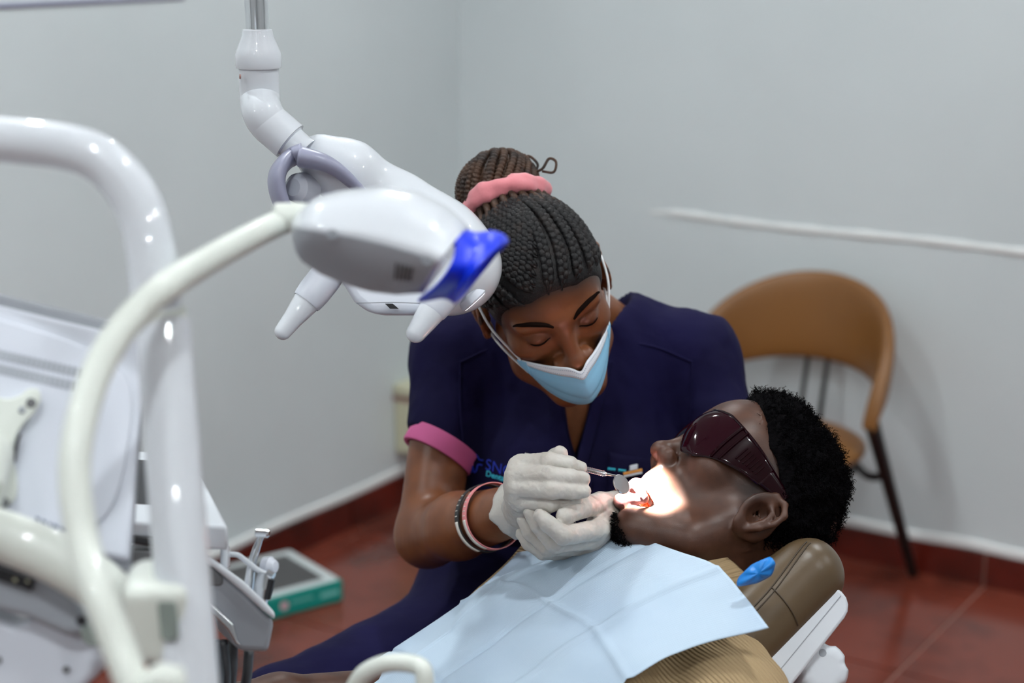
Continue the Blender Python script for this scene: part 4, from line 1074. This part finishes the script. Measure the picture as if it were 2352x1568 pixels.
# ------------------------------------------------------------------ dental chair
dch = thing('dental_chair', np.array((TF.p((0, -.3, -.45))[0], TF.p((0, -.3, -.45))[1], 0)), 'brown leather dental chair with white headrest bracket under the patient', 'dental chair')
HB = Fr(PF.p((0, .022, -.062)), PF.R[:, 0], PF.R[:, 1], PF.R[:, 2])
hs_ = S(); hs_.box((0, -.128, -.030), (.112, .046, .108), .045, fr=HB); hs_.ell((0, -.025, .03), (.088, .098, .13), .02, '-', PF)
hr, hv_ = sdf_obj('headrest', hs_, .004, M['brown'], dch)
def on_pad(pts, off=.0006): return hs_.snap(HB.P(spline(pts, 8)), off)
MB().tube(on_pad([(-.112, -.085, .06), (-.115, -.09, .03), (-.119, -.10, -.03), (-.118, -.10, -.10), (-.112, -.10, -.13)]), .0009, 6).build('seam', M['thread'], hr)
MB().tube(on_pad([(-.112, -.092, .06), (-.116, -.097, .03), (-.119, -.107, -.03), (-.118, -.107, -.10), (-.112, -.107, -.13)]), .0008, 6).build('seam', M['thread'], hr)
MB().tube(on_pad([(-.118, -.10, -.02), (-.119, -.13, -.022), (-.115, -.165, -.026)]), .0009, 6).build('seam', M['thread'], hr)
# bracket: a rounded bar whose end cap shows beside the cushion
def capsule_prism(fr, pts, x0, x1): 
    mb = MB(); mb.prism([fr.p((x0, y, z)) for y, z in pts], fr.R[:, 0]*(x1-x0)); return mb
bar = [(-.180, .045), (-.176, .052), (-.186, .062), (-.200, .060), (-.214, .050), (-.217, .035)]
def stadium(y0, z0, y1, z1, r, n=9):
    d = nrm((y1-y0, z1-z0)); nn = np.array((-d[1], d[0])); a = []
    for t in np.linspace(-90, 90, n): a.append(np.array((y1, z1))+r*(d*math.cos(math.radians(t))-nn*math.sin(math.radians(t))*-1))
    for t in np.linspace(90, 270, n): a.append(np.array((y0, z0))+r*(d*math.cos(math.radians(t))+nn*math.sin(math.radians(t))))
    return a
bk = capsule_prism(HB, stadium(-.182, -.120, -.168, .022, .021), -.098, .098).build('headrest_bracket', M['white'], dch, bevel=.004)
MB().tube([HB.p((-.0985, -.182, -.135)), HB.p((-.0985, -.168, .037))], .0005, 5).build('joint_line', M['grey'], bk)
kf = Fr(HB.p((-.066, -.214, -.030)), HB.R[:, 1], HB.R[:, 2], HB.R[:, 0])
rows = []
for z, rr in ((-.020, .016), (-.020, .024), (-.014, .030), (.012, .030), (.018, .026), (.018, .014)):
    rows.append([kf.p(((rr*(1-.10*max(0, math.cos(6*a))))*math.cos(a), rr*(1-.10*max(0, math.cos(6*a)))*math.sin(a), z)) for a in np.linspace(0, 2*math.pi, 72, endpoint=False)])
mb = MB(); mb.grid(rows, cw=True); mb.f.append(tuple(range(72))); mb.f.append(tuple(5*72+j for j in range(72))); kn = mb.build('headrest_knob', M['white'], dch, ang=50)
MB().lathe(Fr(kf.p((.014, .010, -.0205)), kf.R[:, 0], kf.R[:, 1], kf.R[:, 2]), [(.0045, 0), (.0045, .001)], 14).build('knob_hole', M['grey'], kn)
MB().box(HB, (0, -.212, -.16), (.03, .012, .10)).build('headrest_stem', M['steel'], dch, bevel=.004)
bs_ = S(); bs_.box((0, -.165, -.34), (.235, .05, .30), .045, fr=TF); bs_.ell((0, .03, -.34), (.20, .145, .45), .03, '-', TF); sdf_obj('backrest', bs_, .009, M['brown'], dch)
SF = Fr(TF.p((0, -.16, -.63)), TF.R[:, 0], *(lambda z: (np.cross(z, TF.R[:, 0]), z))(nrm(TF.R[:, 2]*np.array((1, 1, 0))-ZV*.05)))
ss = S(); ss.box((0, -.02, -.40), (.24, .055, .46), .05, fr=SF); sdf_obj('seat', ss, .012, M['brown'], dch)
b0 = SF.p((0, -.08, -.25))
MB().tube([b0, np.array((b0[0], b0[1], .03))], [.11, .13], 24).build('pedestal', M['white'], dch)
MB().lathe(Fr((b0[0], b0[1], 0), RT, np.array([0, 1., 0]), ZV), [(.30, 0), (.31, .015), (.27, .035), (.12, .05)], 40).build('base', M['white'], dch)
hp = [P(800, 1640, 1.46), P(812, 1585, 1.45), P(838, 1546, 1.44), (P(888, 1523, 1.43)), P(945, 1524, 1.42), P(972, 1540, 1.41), P(975, 1590, 1.41), P(972, 1680, 1.42)]
a_, b_ = hp[0], hp[-1]; hp = [a_+np.array((-.02, .05, -.22)), a_+np.array((-.01, .02, -.10))]+hp+[b_+np.array((0, .02, -.10)), b_+np.array((0, .06, -.20))]; hw = spline(hp, 8); MB().tube([hp[0]+np.array((-.03, -.01, 0)), hp[-1]+np.array((.03, .01, .02))], .012, 12).build('armrest_mount', M['grey'], dch); MB().tube([(hp[0]+hp[-1])/2, SF.p((-.20, -.02, -.12))], .016, 12).build('armrest_mount', M['grey'], dch); MB().tube(hw, .0078, 14, cap=True).build('armrest', M['cream'], dch)
# ------------------------------------------------------------------ operating light hanging over the patient
D1 = 1.93
opl = thing('operating_light', P(930, 700, 1.95), 'white dental operating light with two grip handles hanging on a chrome pole', 'lamp')
def V3(pts): return np.array([P(*q) for q in pts])
pb_ = P(591, 66, D1); MB().tube([pb_, np.array((pb_[0], pb_[1], ZC-.02))], .0132, 24).build('pole', M['chrome'], opl)
cf = Fr((pb_[0], pb_[1], 0), RT, np.array([0, 1., 0]), ZV); zz = lambda y: P(594, y, D1)[2]
MB().lathe(Fr((pb_[0], pb_[1], ZC), RT, np.array([0, 1., 0]), ZV), [(.015, -.05), (.05, -.045), (.06, -.005), (.06, 0)], 28).build('ceiling_cap', M['white'], opl)
MB().lathe(cf, [(.0135, zz(66)), (.017, zz(68)), (.0185, zz(84)), (.0235, zz(110)), (.0262, zz(124)), (.0265, zz(152)), (.0255, zz(158))], 40).build('collar', M['white'], opl)
ax = [np.array((pb_[0], pb_[1], zz(156))), np.array((pb_[0], pb_[1], zz(228))), P(603, 258, D1), P(617, 281, D1), P(638, 300, D1), P(666, 324, D1)]
MB().tube(spline(ax, 8), .0232, 28).build('elbow', M['white'], opl)
e1 = P(664, 322, D1); ed = nrm(P(722, 372, D1)-e1)
MB().lathe(frame_fu(e1-ed*.003, np.cross(ed, UP), ed), [(.0205, 0), (.0205, .004), (.0185, .006), (.0180, .020), (.020, .026)], 32).build('swivel_neck', M['white'], opl)
MB().lathe(Fr(P(553, 176, D1-.0085), nrm(cv(.3, 0, .95)), UP, nrm(cv(-.95, 0, .3))), [(.0026, 0), (.0026, .0015)], 10).build('rust_spot', M['band'], opl)
# yoke: a flattened ring that carries the head
yk = [(700, 352, 1.92), (668, 362, 1.92), (640, 392, 1.91), (636, 430, 1.91), (652, 478, 1.92), (676, 512, 1.94), (720, 520, 1.97)]
MB().tube(spline(V3(yk), 10), np.interp(np.linspace(0, 1, 61), [0, .2, .6, 1], [.012, .0095, .0095, .008]), 18, flat=2.6, flatdir=TW).build('yoke', M['lav'], opl, ang=0)
yk2 = [(690, 360, 1.90), (740, 372, 1.90), (782, 396, 1.91), (830, 440, 1.93)]
MB().tube(spline(V3(yk2), 10), np.linspace(.012, .006, 31), 14, flat=1.8, flatdir=TW).build('yoke_arm', M['lav'], opl, ang=0)
MB().lathe(frame_fu(P(688, 432, 1.93), UP, nrm(cv(-.5, .1, .85))), [(.004, .012), (.010, .012), (.0165, .006), (.0185, -.004), (.0185, -.016)], 28).build('pivot_knob', M['satin'], opl)
# head: long rounded shell plus the lamp box below
ld = nrm(P(1085, 590, 1.98)-P(740, 360, 1.93)); hf_ = frame_fu(P(915, 520, 1.985), nrm(cv(.35, -.75, .35)), ld)     # z = long axis, y = beam side
ho = S(); ho.chain([P(735, 362, 1.945), P(800, 398, 1.96), P(900, 480, 1.985), P(1000, 560, 1.995), P(1062, 610, 1.995)], [.027, .034, .041, .043, .040], .025)
ho.ell(P(985, 590, 1.985), (.075, .06, .06), .04, R=np.stack([ld, np.cross(-TW, ld), -TW], 1))
shl, _ = sdf_obj('shell', ho, .004, M['white'], opl)
bx = [P(772, 628, 1.915), P(812, 692, 1.905), P(850, 721, 1.90), P(975, 721, 1.90), P(1048, 700, 1.905), P(1092, 640, 1.915), P(1040, 560, 1.92), P(840, 560, 1.92)]
lb_ = MB(); lb_.prism(bx, -TW*.11); lbx = lb_.build('lamp_box', M['satin'], opl, bevel=.010, seg=4)
MB().tube([P(818, 696, 1.8985), P(900, 694, 1.8975), P(985, 697, 1.8975)], .0006, 6).build('joint_line', M['grey'], lbx)
MB().prism([P(884, 697, 1.894), P(902, 697, 1.894), P(916, 709, 1.894), P(896, 709, 1.894)], -TW*.004).build('sensor', M['black'], lbx)
# the lit window under the head, aimed at the mouth
MOUTH = PF.p((-.018, .088, -.086)); lw = P(1088, 690, 1.955); ldir = nrm(MOUTH-lw)
MB().lathe(frame_fu(lw, np.cross(ldir, UP), ldir), [(.012, -.012), (.0165, -.008), (.0178, .0), (.016, .002)], 28).build('lens_housing', M['satin'], opl)
MB().lathe(frame_fu(lw, np.cross(ldir, UP), ldir), [(.0155, .001), (.0155, .0022)], 28).build('lens', M['ledface'], opl)
sp = bpy.data.lights.new('beam', 'SPOT'); sp.energy = 900; sp.color = (1, .98, .94); sp.spot_size = math.radians(13.2); sp.spot_blend = .8; sp.shadow_soft_size = .008
so = bpy.data.objects.new('beam', sp); COL.objects.link(so); so.parent = opl; so.location = tuple(lw+ldir*.012-WL[opl]); so.rotation_euler = Vector(ldir).to_track_quat('-Z', 'Y').to_euler()
# grips
for nm, a, b, ra, rb in (('l', P(752, 632, 1.93), P(646, 766, 1.915), .0185, .0085), ('r', P(1022, 672, 1.90), P(953, 768, 1.885), .0175, .0098)):
    d = nrm(b-a); L_ = np.linalg.norm(b-a); prof = [(ra*.9, -.02), (ra, 0), (ra*.97, L_*.3), (rb*1.35, L_*.75), (rb*1.15, L_*.96)]+[(rb*1.15*math.cos(t), L_*.96+rb*1.15*math.sin(t)) for t in np.linspace(.2, 1.5, 7)]
    hfm = frame_fu(a, np.cross(d, TW), d); hd_ = MB().lathe(hfm, prof, 28).build('grip_handle', M['white'], opl, ang=50)
    MB().lathe(hfm, [(ra*1.03, L_*.02), (ra*1.02, L_*.28), (ra*.96, L_*.42), (ra*.90, L_*.46)], 28, cap=False).build('grip_sleeve', M['satin'], hd_, ang=0)
# ------------------------------------------------------------------ whitening lamp in front of it
wl_ = thing('whitening_lamp', P(310, 2600, 1.10)*np.array((1, 1, 0)), 'white bullet shaped whitening lamp with a blue mouth guard on a curved tube', 'lamp')
sec = spline([(1.0, -.25), (.93, .22), (.66, .66), (.22, .93), (-.14, 1.02), (-.62, .62), (-.98, .0), (-.82, -.62), (-.1, -.98), (.66, -.82)], 5, True)
tt_ = [0, .04, .12, .25, .42, .60, .78, .92, 1.0]; cx_ = [(672, 515), (684, 520), (712, 524), (765, 532), (835, 540), (905, 556), (968, 576), (1005, 590), (1022, 598)]
hh_ = [8, 48, 78, 102, 122, 128, 118, 102, 92]
axd = nrm(cv(378, -90, 0)); vd = nrm(cv(90, 378, 0)); DW = 1.42; sc_px = DW/F
tilt = nrm(cv(.35, .94, 0)); rows = []
tq = np.linspace(0, 1, 40)
for t in tq:
    q = [np.interp(t, tt_, [c[i] for c in cx_]) for i in (0, 1)]; h_ = np.interp(t, tt_, hh_)
    if t < .06: h_ = 48*math.sin(math.pi/2*min(1, (t+.004)/.06))**.7
    vdir = nrm(vd*(1-t*.0)+axd*.36*t*1.1); rows.append([P(q[0], q[1], DW)+vdir*s_[0]*h_*sc_px+TW*s_[1]*(.055*min(1, h_/90)) for s_ in sec])
mb = MB(); mb.grid(rows, cw=True); n = len(sec); mb.f.append(tuple(range(n))); mb.f.append(tuple(39*n+j for j in range(n)))
wh = mb.build('shell', M['white'], wl_, ang=80)
def on_shell(t, k):  # point on the shell
    i = t*39; i0 = int(i); i1 = min(i0+1, 39); f = i-i0; kk = k % n; k0 = int(kk); k1 = (k0+1) % n; g_ = kk-k0
    A_ = np.array(rows[i0][k0])*(1-g_)+np.array(rows[i0][k1])*g_; B_ = np.array(rows[i1][k0])*(1-g_)+np.array(rows[i1][k1])*g_; return A_*(1-f)+B_*f
for i in range(5):
    MB().tube([on_shell(.82-.028*i+.03*s_, 22.6+s_*3.0)+TW*.0016-UP*.0006 for s_ in np.linspace(0, 1, 4)], .0011, 6).build('vent_slot', M['dgrey'], wh)
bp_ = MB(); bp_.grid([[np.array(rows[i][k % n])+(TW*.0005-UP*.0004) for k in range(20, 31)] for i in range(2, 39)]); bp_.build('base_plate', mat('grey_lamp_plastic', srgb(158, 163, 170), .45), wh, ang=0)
for t, k in ((.30, 20), (.90, 20.5)):
    MB().lathe(frame_fu(on_shell(t, k)-TW*.0005, UP, nrm(TW-UP*.3)), [(.0046, 0), (.0044, .0022), (.0030, .0024), (.0028, .0010)], 16).build('screw', M['grey'], wh)
MB().tube([on_shell(t, 20.0)+TW*.0003 for t in np.linspace(.08, .97, 40)], .0008, 6).build('joint_line', M['grey'], wh)
MB().tube([on_shell(.46-.04*s_, 20.3+s_*8) for s_ in np.linspace(0, 1, 8)], .0006, 6).build('joint_line', M['grey'], wh)
# blue guard: flared saddle-shaped collar
G = []
for (tx, ty), (bx_, by_), bow, dp in (((1036, 510), (958, 691), 46, .052), ((1066, 528), (986, 687), 36, .049), ((1096, 537), (1010, 682), 26, .047), ((1130, 533), (1026, 684), 14, .050), ((1156, 541), (1038, 690), 2, .055), ((1166, 556), (1046, 696), -8, .058)):
    T_, B_ = P(tx, ty, DW), P(bx_, by_, DW); row = []
    for q in sec:
        v_, w_ = float(np.clip(q[0], -1, 1)), q[1]; row.append((T_+B_)/2+(T_-B_)/2*v_+axd*(bow*sc_px*(1-v_*v_))+TW*w_*dp)
    G.append(row)
Gs = spline(np.array(G).reshape(6, -1), 5).reshape(-1, n, 3)
MB().grid(Gs, cw=True).build('blue_guard', M['blue'], wl_, solid=.003, ang=0)
hose = [(690, 492, 1.43), (640, 512, 1.425), (560, 552, 1.37), (470, 602, 1.29), (385, 655, 1.222), (310, 722, 1.20), (250, 800, 1.18), (205, 900, 1.16), (176, 1020, 1.14), (172, 1120, 1.13), (190, 1240, 1.12), (225, 1360, 1.10), (270, 1480, 1.09), (312, 1590, 1.08), (345, 1700, 1.08)]
hz = [P(*q) for q in hose]; low = hz[-1]
bz = np.array((low[0]-.22, low[1]-.06, 0))
hz += [np.array((bz[0], bz[1], .75)), np.array((bz[0], bz[1], .4)), np.array((bz[0], bz[1], .05))]
MB().tube(spline(hz, 8), .0110, 20).build('gooseneck_tube', M['cream'], wl_, ang=0)
MB().lathe(frame_fu(P(668, 500, 1.428), UP, nrm(P(640, 512, 1.425)-P(690, 492, 1.43))), [(.0125, -.014), (.0130, -.004), (.0122, .012), (.0112, .014)], 24).build('tube_ferrule', M['cream'], wl_)
MB().lathe(Fr(bz, RT, np.array([0, 1., 0]), ZV), [(.14, 0), (.145, .012), (.12, .03), (.02, .05)], 36).build('base', M['white'], wl_)
# ------------------------------------------------------------------ equipment post with bent tube
DP = 1.27
pst = thing('equipment_post', P(400, 1200, DP)*np.array((1, 1, 0)), 'white bent tube post with clamp beside the monitor', 'stand')
bt = spline([(-260, 308), (-60, 316), (60, 325), (150, 337), (215, 358), (272, 402), (318, 472), (343, 560), (353, 640), (359, 725)], 8)
MB().tube([P(x, y, DP+.03*max(0, (200-x)/460)) for x, y in bt], np.interp(np.arange(len(bt)), [0, len(bt)], [.0168, .0186]), 30).build('bent_tube', M['white'], pst, ang=0)
bb = P(362, 722, DP); bxy = bb[:2]; pf = Fr((bxy[0], bxy[1], 0), RT, np.array([0, 1., 0]), ZV); zp = lambda y: P(380, y, DP)[2]
MB().lathe(pf, [(.0190, zp(704)), (.0212, zp(708)), (.0216, zp(718)), (.0212, zp(738)), (.0205, zp(742))], 36).build('sleeve_ring', M['cream'], pst)
cdir = nrm(P(438, 1568, 1.235)-P(374, 735, DP)); c_t = P(374, 738, DP); c_b = c_t+cdir*((.02-c_t[2])/cdir[2])
MB().tube([c_t, c_b], .0206, 36).build('column', M['white'], pst)
pf = Fr((c_b[0], c_b[1], 0), RT, np.array([0, 1., 0]), ZV)
MB().lathe(pf, [(.16, 0), (.165, .012), (.13, .03), (.022, .045)], 40).build('base', M['white'], pst)
cs_ = S(); cxy = P(372, 1405, DP-.035)
cs_.box(P(374, 1405, DP-.02), (.0235, .030, .0300), .009); cs_.box(P(330, 1352, DP-.01), (.012, .02, .012), .008, k=.015); cs_.cone(P(318, 1405, DP-.0), P(330, 1405, DP), .014, .014, .012)
clp, _ = sdf_obj('clamp', cs_, .0028, M['cream'], pst)
MB().prism([P(x, y, DP-.0545) for x, y in ((360, 1388), (366, 1379), (400, 1379), (405, 1388), (409, 1462), (402, 1474), (376, 1474), (368, 1464))], -TW*.006).build('clamp_button', M['green'], clp, bevel=.002)
MB().lathe(frame_fu(P(303, 1372, DP-.03), UP, nrm(cv(-.7, 0, .7))), [(.0035, 0), (.0035, .002)], 12).build('clamp_hole', M['black'], clp)
# swing arm sweeping to the clamp
sa = spline([(-260, 1162), (-80, 1206), (40, 1243), (140, 1288), (220, 1338), (275, 1390), (296, 1432)], 8)
MB().tube([P(x, y, 1.31) for x, y in sa], np.interp(np.arange(len(sa)), [0, len(sa)*.6, len(sa)-1], [.0200, .0205, .0185]), 24, flat=.9, flatdir=TW).build('swing_arm', M['cream'], pst, ang=0)
MB().prism([P(x, y, 1.325) for x, y in ((-200, 1225), (-20, 1268), (80, 1310), (160, 1364), (205, 1425), (215, 1460), (150, 1462), (60, 1420), (-60, 1390), (-200, 1360))], -TW*.05).build('arm_cover', M['grey'], pst, bevel=.006)
MB().prism([P(x, y, 1.318) for x, y in ((-60, 1288), (18, 1312), (76, 1332), (70, 1358), (0, 1334), (-60, 1312))], -TW*.006).build('display', M['black'], pst, bevel=.001)
for x0, y0, x1, y1 in ((60, 1330, 66, 1333), (30, 1327, 38, 1330)): MB().prism([P(x0, y0, 1.3175), P(x1, y1, 1.3175), P(x1, y1+6, 1.3175), P(x0, y0+6, 1.3175)], -TW*.001).build('display_mark', M['ivory'], pst)
# round cover plate at the bottom left and the grey-green knob
pl = [(-120, 1375), (0, 1420), (40, 1432), (90, 1405), (150, 1400), (215, 1425), (250, 1452), (252, 1490), (225, 1545), (150, 1610), (40, 1640), (-120, 1560)]
MB().prism([P(x, y, 1.345) for x, y in spline(pl, 3, True)], -TW*.035).build('hub_cover', M['satin'], pst, bevel=.006)
for x, y in ((152, 1537), (-4, 1515)): MB().lathe(Fr(P(x, y, 1.343), RT, UP, TW), [(.0028, 0), (.0028, .001)], 12).build('screw', M['dgrey'], pst)
MB().prism([P(x, y, 1.30) for x, y in spline([(186, 1440), (205, 1446), (228, 1462), (250, 1476), (232, 1484), (205, 1482), (188, 1464)], 3, True)], -TW*.02).build('knob', M['green'], pst, bevel=.004)
MB().lathe(Fr(P(187, 1425, 1.30), RT, UP, TW), [(.004, 0), (.004, .001)], 12).build('bolt', M['black'], pst)
cbl = spline([P(318, 1484, 1.33), P(350, 1520, 1.34), P(372, 1542, 1.36), P(420, 1600, 1.40)], 6); MB().tube(cbl, .0035, 10).build('cable', M['rubber'], pst)
# ------------------------------------------------------------------ monitor seen from the back
mon = thing('monitor', P(100, 1290, 1.47), 'flat white monitor seen from the back on its arm at the left edge', 'monitor')
TL, TRt, BR, BL = P(-420, 560, 1.40), P(350, 746, 1.50), P(312, 1306, 1.40), P(-440, 1150, 1.32)
mz = nrm(TRt-TL); my = nrm((TL-BL)+(TRt-BR)); mn_ = nrm(np.cross(mz, my)); my = np.cross(mn_, mz)
MF = Fr((TL+TRt+BR+BL)/4, mz, my, mn_)      # x right, y up, z toward the viewer
cor = [MF.inv(q)[:2] for q in (TL, TRt, BR, BL)]
def quadpt(u, v): return cor[3]*(1-u)*(1-v)+cor[2]*u*(1-v)+cor[1]*u*v+cor[0]*(1-u)*v
def mon_plane(px, py, z=0.):
    """where a sight line meets the monitor's back plane"""
    r = ray(px, py); o = MF.p((0, 0, z)); t = ((o-CAMP)@mn_)/(r@mn_); return CAMP+t*r
mb = MB(); mb.prism([MF.p((*q, -.030)) for q in cor[::-1]], mn_*.024); mb.build('bezel', M['grey'], mon, bevel=.006)
ins = [np.array(q) for q in (quadpt(.02, .03), quadpt(.985, .03), quadpt(.985, .93), quadpt(.02, .93))]
mb = MB(); mb.prism([MF.p((*q, -.008)) for q in ins], mn_*.010); bsh = mb.build('back_shell', M['satin'], mon, bevel=.005)
oval = spline([quadpt(.06, .62), quadpt(.2, .84), quadpt(.55, .86), quadpt(.9, .78), quadpt(.95, .5), quadpt(.85, .12), quadpt(.4, .07), quadpt(.08, .2)], 6, True)
mb = MB(); mb.prism([MF.p((*q, .0015)) for q in oval], mn_*.004); mb.build('back_bulge', M['satin'], mon, bevel=.003)
slot = None
for r_ in range(2):
    for i in range(19):
        p = mon_plane(-14+i*11.5+(-4*r_), 812+r_*32+i*2.6, .0055); u = MF.inv(p)
        if slot is None:
            o = MB().box(MF, u, (.0014, .0044, .0006)).build('vent_slot', M['grey'], bsh, smooth=False); slot = o; u0 = MF.p(u)
        else:
            o = slot.copy(); COL.objects.link(o); o.location = tuple(np.array(slot.location)+MF.p(u)-u0)
bo = spline([(0, 925), (40, 918), (60, 904), (84, 906), (88, 930), (72, 960), (48, 985), (30, 1020), (26, 1060), (34, 1105), (32, 1150), (12, 1166), (-30, 1150), (-90, 1140), (-130, 1000), (-90, 900)], 4, True)
mb = MB(); mb.prism([mon_plane(x, y, .0075) for x, y in bo], mn_*.012); vb = mb.build('mount_bracket', M['cream'], mon, bevel=.004)
for x, y, r in ((71, 926, .0042), (8, 1154, .0042), (50, 942, .0028), (1, 1120, .0028)):
    MB().lathe(Fr(mon_plane(x, y, .0195), mz, my, mn_), [(r, 0), (r, .0015)], 12).build('screw', M['dgrey'] if r > .003 else M['grey'], vb)
mb = MB(); mb.prism([mon_plane(x, y, .009) for x, y in ((43, 1006), (36, 1030), (30, 1070), (27, 1072), (29, 1040), (36, 1012))], mn_*.013); mb.build('bracket_slot', M['black'], vb)
MB().tube([mon_plane(-20, 1040, .02), mon_plane(-40, 1120, .05), P(-60, 1190, 1.33)], .018, 16).build('mount_neck', M['cream'], mon)
for i, (x, w_) in enumerate(((82, 9), (96, 10), (112, 6), (122, 11), (138, 10))):
    mb = MB(); mb.prism([mon_plane(x, 1186+(x-82)*.42, .0058), mon_plane(x+w_, 1186+(x+w_-82)*.42, .0058), mon_plane(x+w_, 1194+(x+w_-82)*.42, .0058), mon_plane(x, 1194+(x-82)*.42, .0058)], mn_*.0005); mb.build('print_mark', mat('blue_grey_print', srgb(86, 98, 128), .5) if i == 0 else bpy.data.materials['blue_grey_print'], bsh)
# ------------------------------------------------------------------ delivery unit: tray, instrument holder, hoses
dlu = thing('delivery_unit', P(540, 1500, 1.72), 'white and grey dental delivery unit with tray and instrument holder', 'dental unit')
c0 = P(524, 1208, 1.66); zt_ = c0[2]; c1_ = PZ(438, 1040, zt_); c2_ = PZ(300, 1196, zt_); back = c1_-c0; left = c2_-c0
TRf = Fr(c0, nrm(left), nrm(np.cross(ZV, nrm(left))), ZV)
if np.dot(TRf.R[:, 1], back) < 0: TRf = Fr(c0, nrm(left), -TRf.R[:, 1], ZV)
top4 = [c0, c0+left, c0+left+back, c0+back]
mb = MB(); mb.prism([q-ZV*.026 for q in top4], ZV*.026); tray = mb.build('tray', M['white'], dlu, bevel=.004)
ci = [c0+left*.22+back*.22, c0+left*.9+back*.22, c0+left*.9+back*.85, c0+left*.22+back*.85]
mb = MB(); mb.prism([q-ZV*.002 for q in ci], ZV*.0028); mb.build('tray_mat', M['black'], tray, bevel=.002)
kp = [P(290, 1226, 1.68), P(352, 1236, 1.66), P(352, 1256, 1.66), P(290, 1246, 1.68)]; mb = MB(); mb.prism(kp, -TW*.03); mb.build('keypad', M['black'], dlu, bevel=.002)
kp = [P(280, 1262, 1.69), P(352, 1262, 1.67), P(352, 1300, 1.67), P(330, 1340, 1.67), P(280, 1340, 1.69)]; mb = MB(); mb.prism(kp, -TW*.05); mb.build('side_panel', M['dgrey'], dlu, bevel=.003)
hb = [(420, 1262), (474, 1288), (560, 1358), (610, 1408), (632, 1425), (618, 1498), (552, 1496), (535, 1478), (524, 1440), (470, 1376), (420, 1330)]
hbk = -TW*.085-RT*.03; mb = MB(); mb.prism([P(x, y, 1.68) for x, y in hb], hbk); hld = mb.build('instrument_holder', M['grey'], dlu, bevel=.006)
ld_ = [(420, 1246), (470, 1268), (560, 1335), (612, 1384), (633, 1408), (632, 1424), (606, 1404), (556, 1358), (474, 1290), (420, 1266)]
mb = MB(); mb.prism([P(x, y, 1.675) for x, y in ld_], hbk*1.05); mb.build('holder_lid', M['white'], dlu, bevel=.003)
ins_ = [(470, 1370), (500, 1398), (536, 1432), (545, 1470), (556, 1486), (540, 1478), (522, 1446), (470, 1392)]
mb = MB(); mb.prism([P(x, y, 1.677) for x, y in ins_], -TW*.02); mb.build('holder_trim', M['steel'], hld, bevel=.002)
scn = [(470, 1292), (500, 1316), (512, 1326), (512, 1340), (506, 1346), (470, 1346)]
mb = MB(); mb.prism([P(x, y, 1.6785) for x, y in scn], -TW*.004); mb.build('holder_window', M['dgrey'], hld, bevel=.002)
pn = [P(505, 1255, 1.70), P(522, 1256, 1.70), P(522, 1310, 1.70), P(505, 1300, 1.70)]; mb = MB(); mb.prism(pn, -TW*.02); mb.build('bracket', M['white'], dlu, bevel=.003)
for i, (x, xo) in enumerate(((494, 8), (512, 6), (536, -6), (572, -8))):
    a = P(x, 1470 if i < 3 else 1495, 1.70+.02*i); b_ = P(x+xo, 1570, 1.705+.02*i); g_ = b_+np.array((-.02, .03, -.06)); h_ = b_+np.array((-.05, .06, -.03)); e_ = a+np.array((-.07, .06, .02))
    MB().tube(spline([a, b_, g_, h_, e_], 8), .0052, 12).build('hose', M['rubber'], dlu, ang=0)
MB().tube([np.array((bxy[0], bxy[1], P(380, 1250, 1.27)[2]-.10)), P(390, 1330, 1.50), P(400, 1300, 1.72)], .018, 16).build('support_arm', M['white'], dlu)
# handpieces standing in the holder
h1 = thing('handpiece', P(570, 1385, 1.735), 'slim bent chrome handpiece standing tallest in the instrument holder', 'dental tool', 'handpieces in the holder')
p = spline([P(566, 1400, 1.735), P(572, 1345, 1.735), P(580, 1290, 1.735), P(594, 1245, 1.735), P(601, 1226, 1.735)], 8)
MB().tube(p, np.interp(np.linspace(0, 1, len(p)), [0, .3, .45, .8, 1], [.0050, .0052, .0046, .0034, .0030]), 16).build('body', M['chrome'], h1)
MB().lathe(frame_fu(P(602, 1224, 1.735), UP, nrm(cv(.95, .2, .2))), [(.003, -.007), (.0048, -.006), (.0048, .006), (.003, .008)], 16).build('head', M['chrome'], h1)
h2 = thing('handpiece', P(600, 1390, 1.725), 'short chrome air syringe with a white nozzle in the instrument holder', 'dental tool', 'handpieces in the holder')
p = spline([P(598, 1398, 1.725), P(600, 1365, 1.725), P(606, 1335, 1.725), P(612, 1316, 1.725)], 8)
MB().tube(p, np.interp(np.linspace(0, 1, len(p)), [0, .5, 1], [.0070, .0085, .0080]), 16).build('body', M['steel'], h2)
MB().tube([P(622, 1330, 1.722), P(612, 1375, 1.722)], .0045, 10).build('lever', M['black'], h2)
nz_ = spline([P(612, 1318, 1.725), P(592, 1308, 1.725), P(565, 1288, 1.725), P(545, 1274, 1.725), P(515, 1272, 1.725)], 8); MB().tube(nz_, .0028, 10).build('nozzle', M['white'], h2)
MB().lathe(frame_fu(P(618, 1300, 1.735), UP, nrm(cv(.7, .5, .3))), [(.004, -.008), (.009, -.006), (.010, .002), (.006, .008), (.002, .009)], 16).build('bulb', M['satin'], h2)
MB().tube([P(614, 1316, 1.722), P(628, 1324, 1.720)], .0045, 10).build('valve', M['steel'], h2)
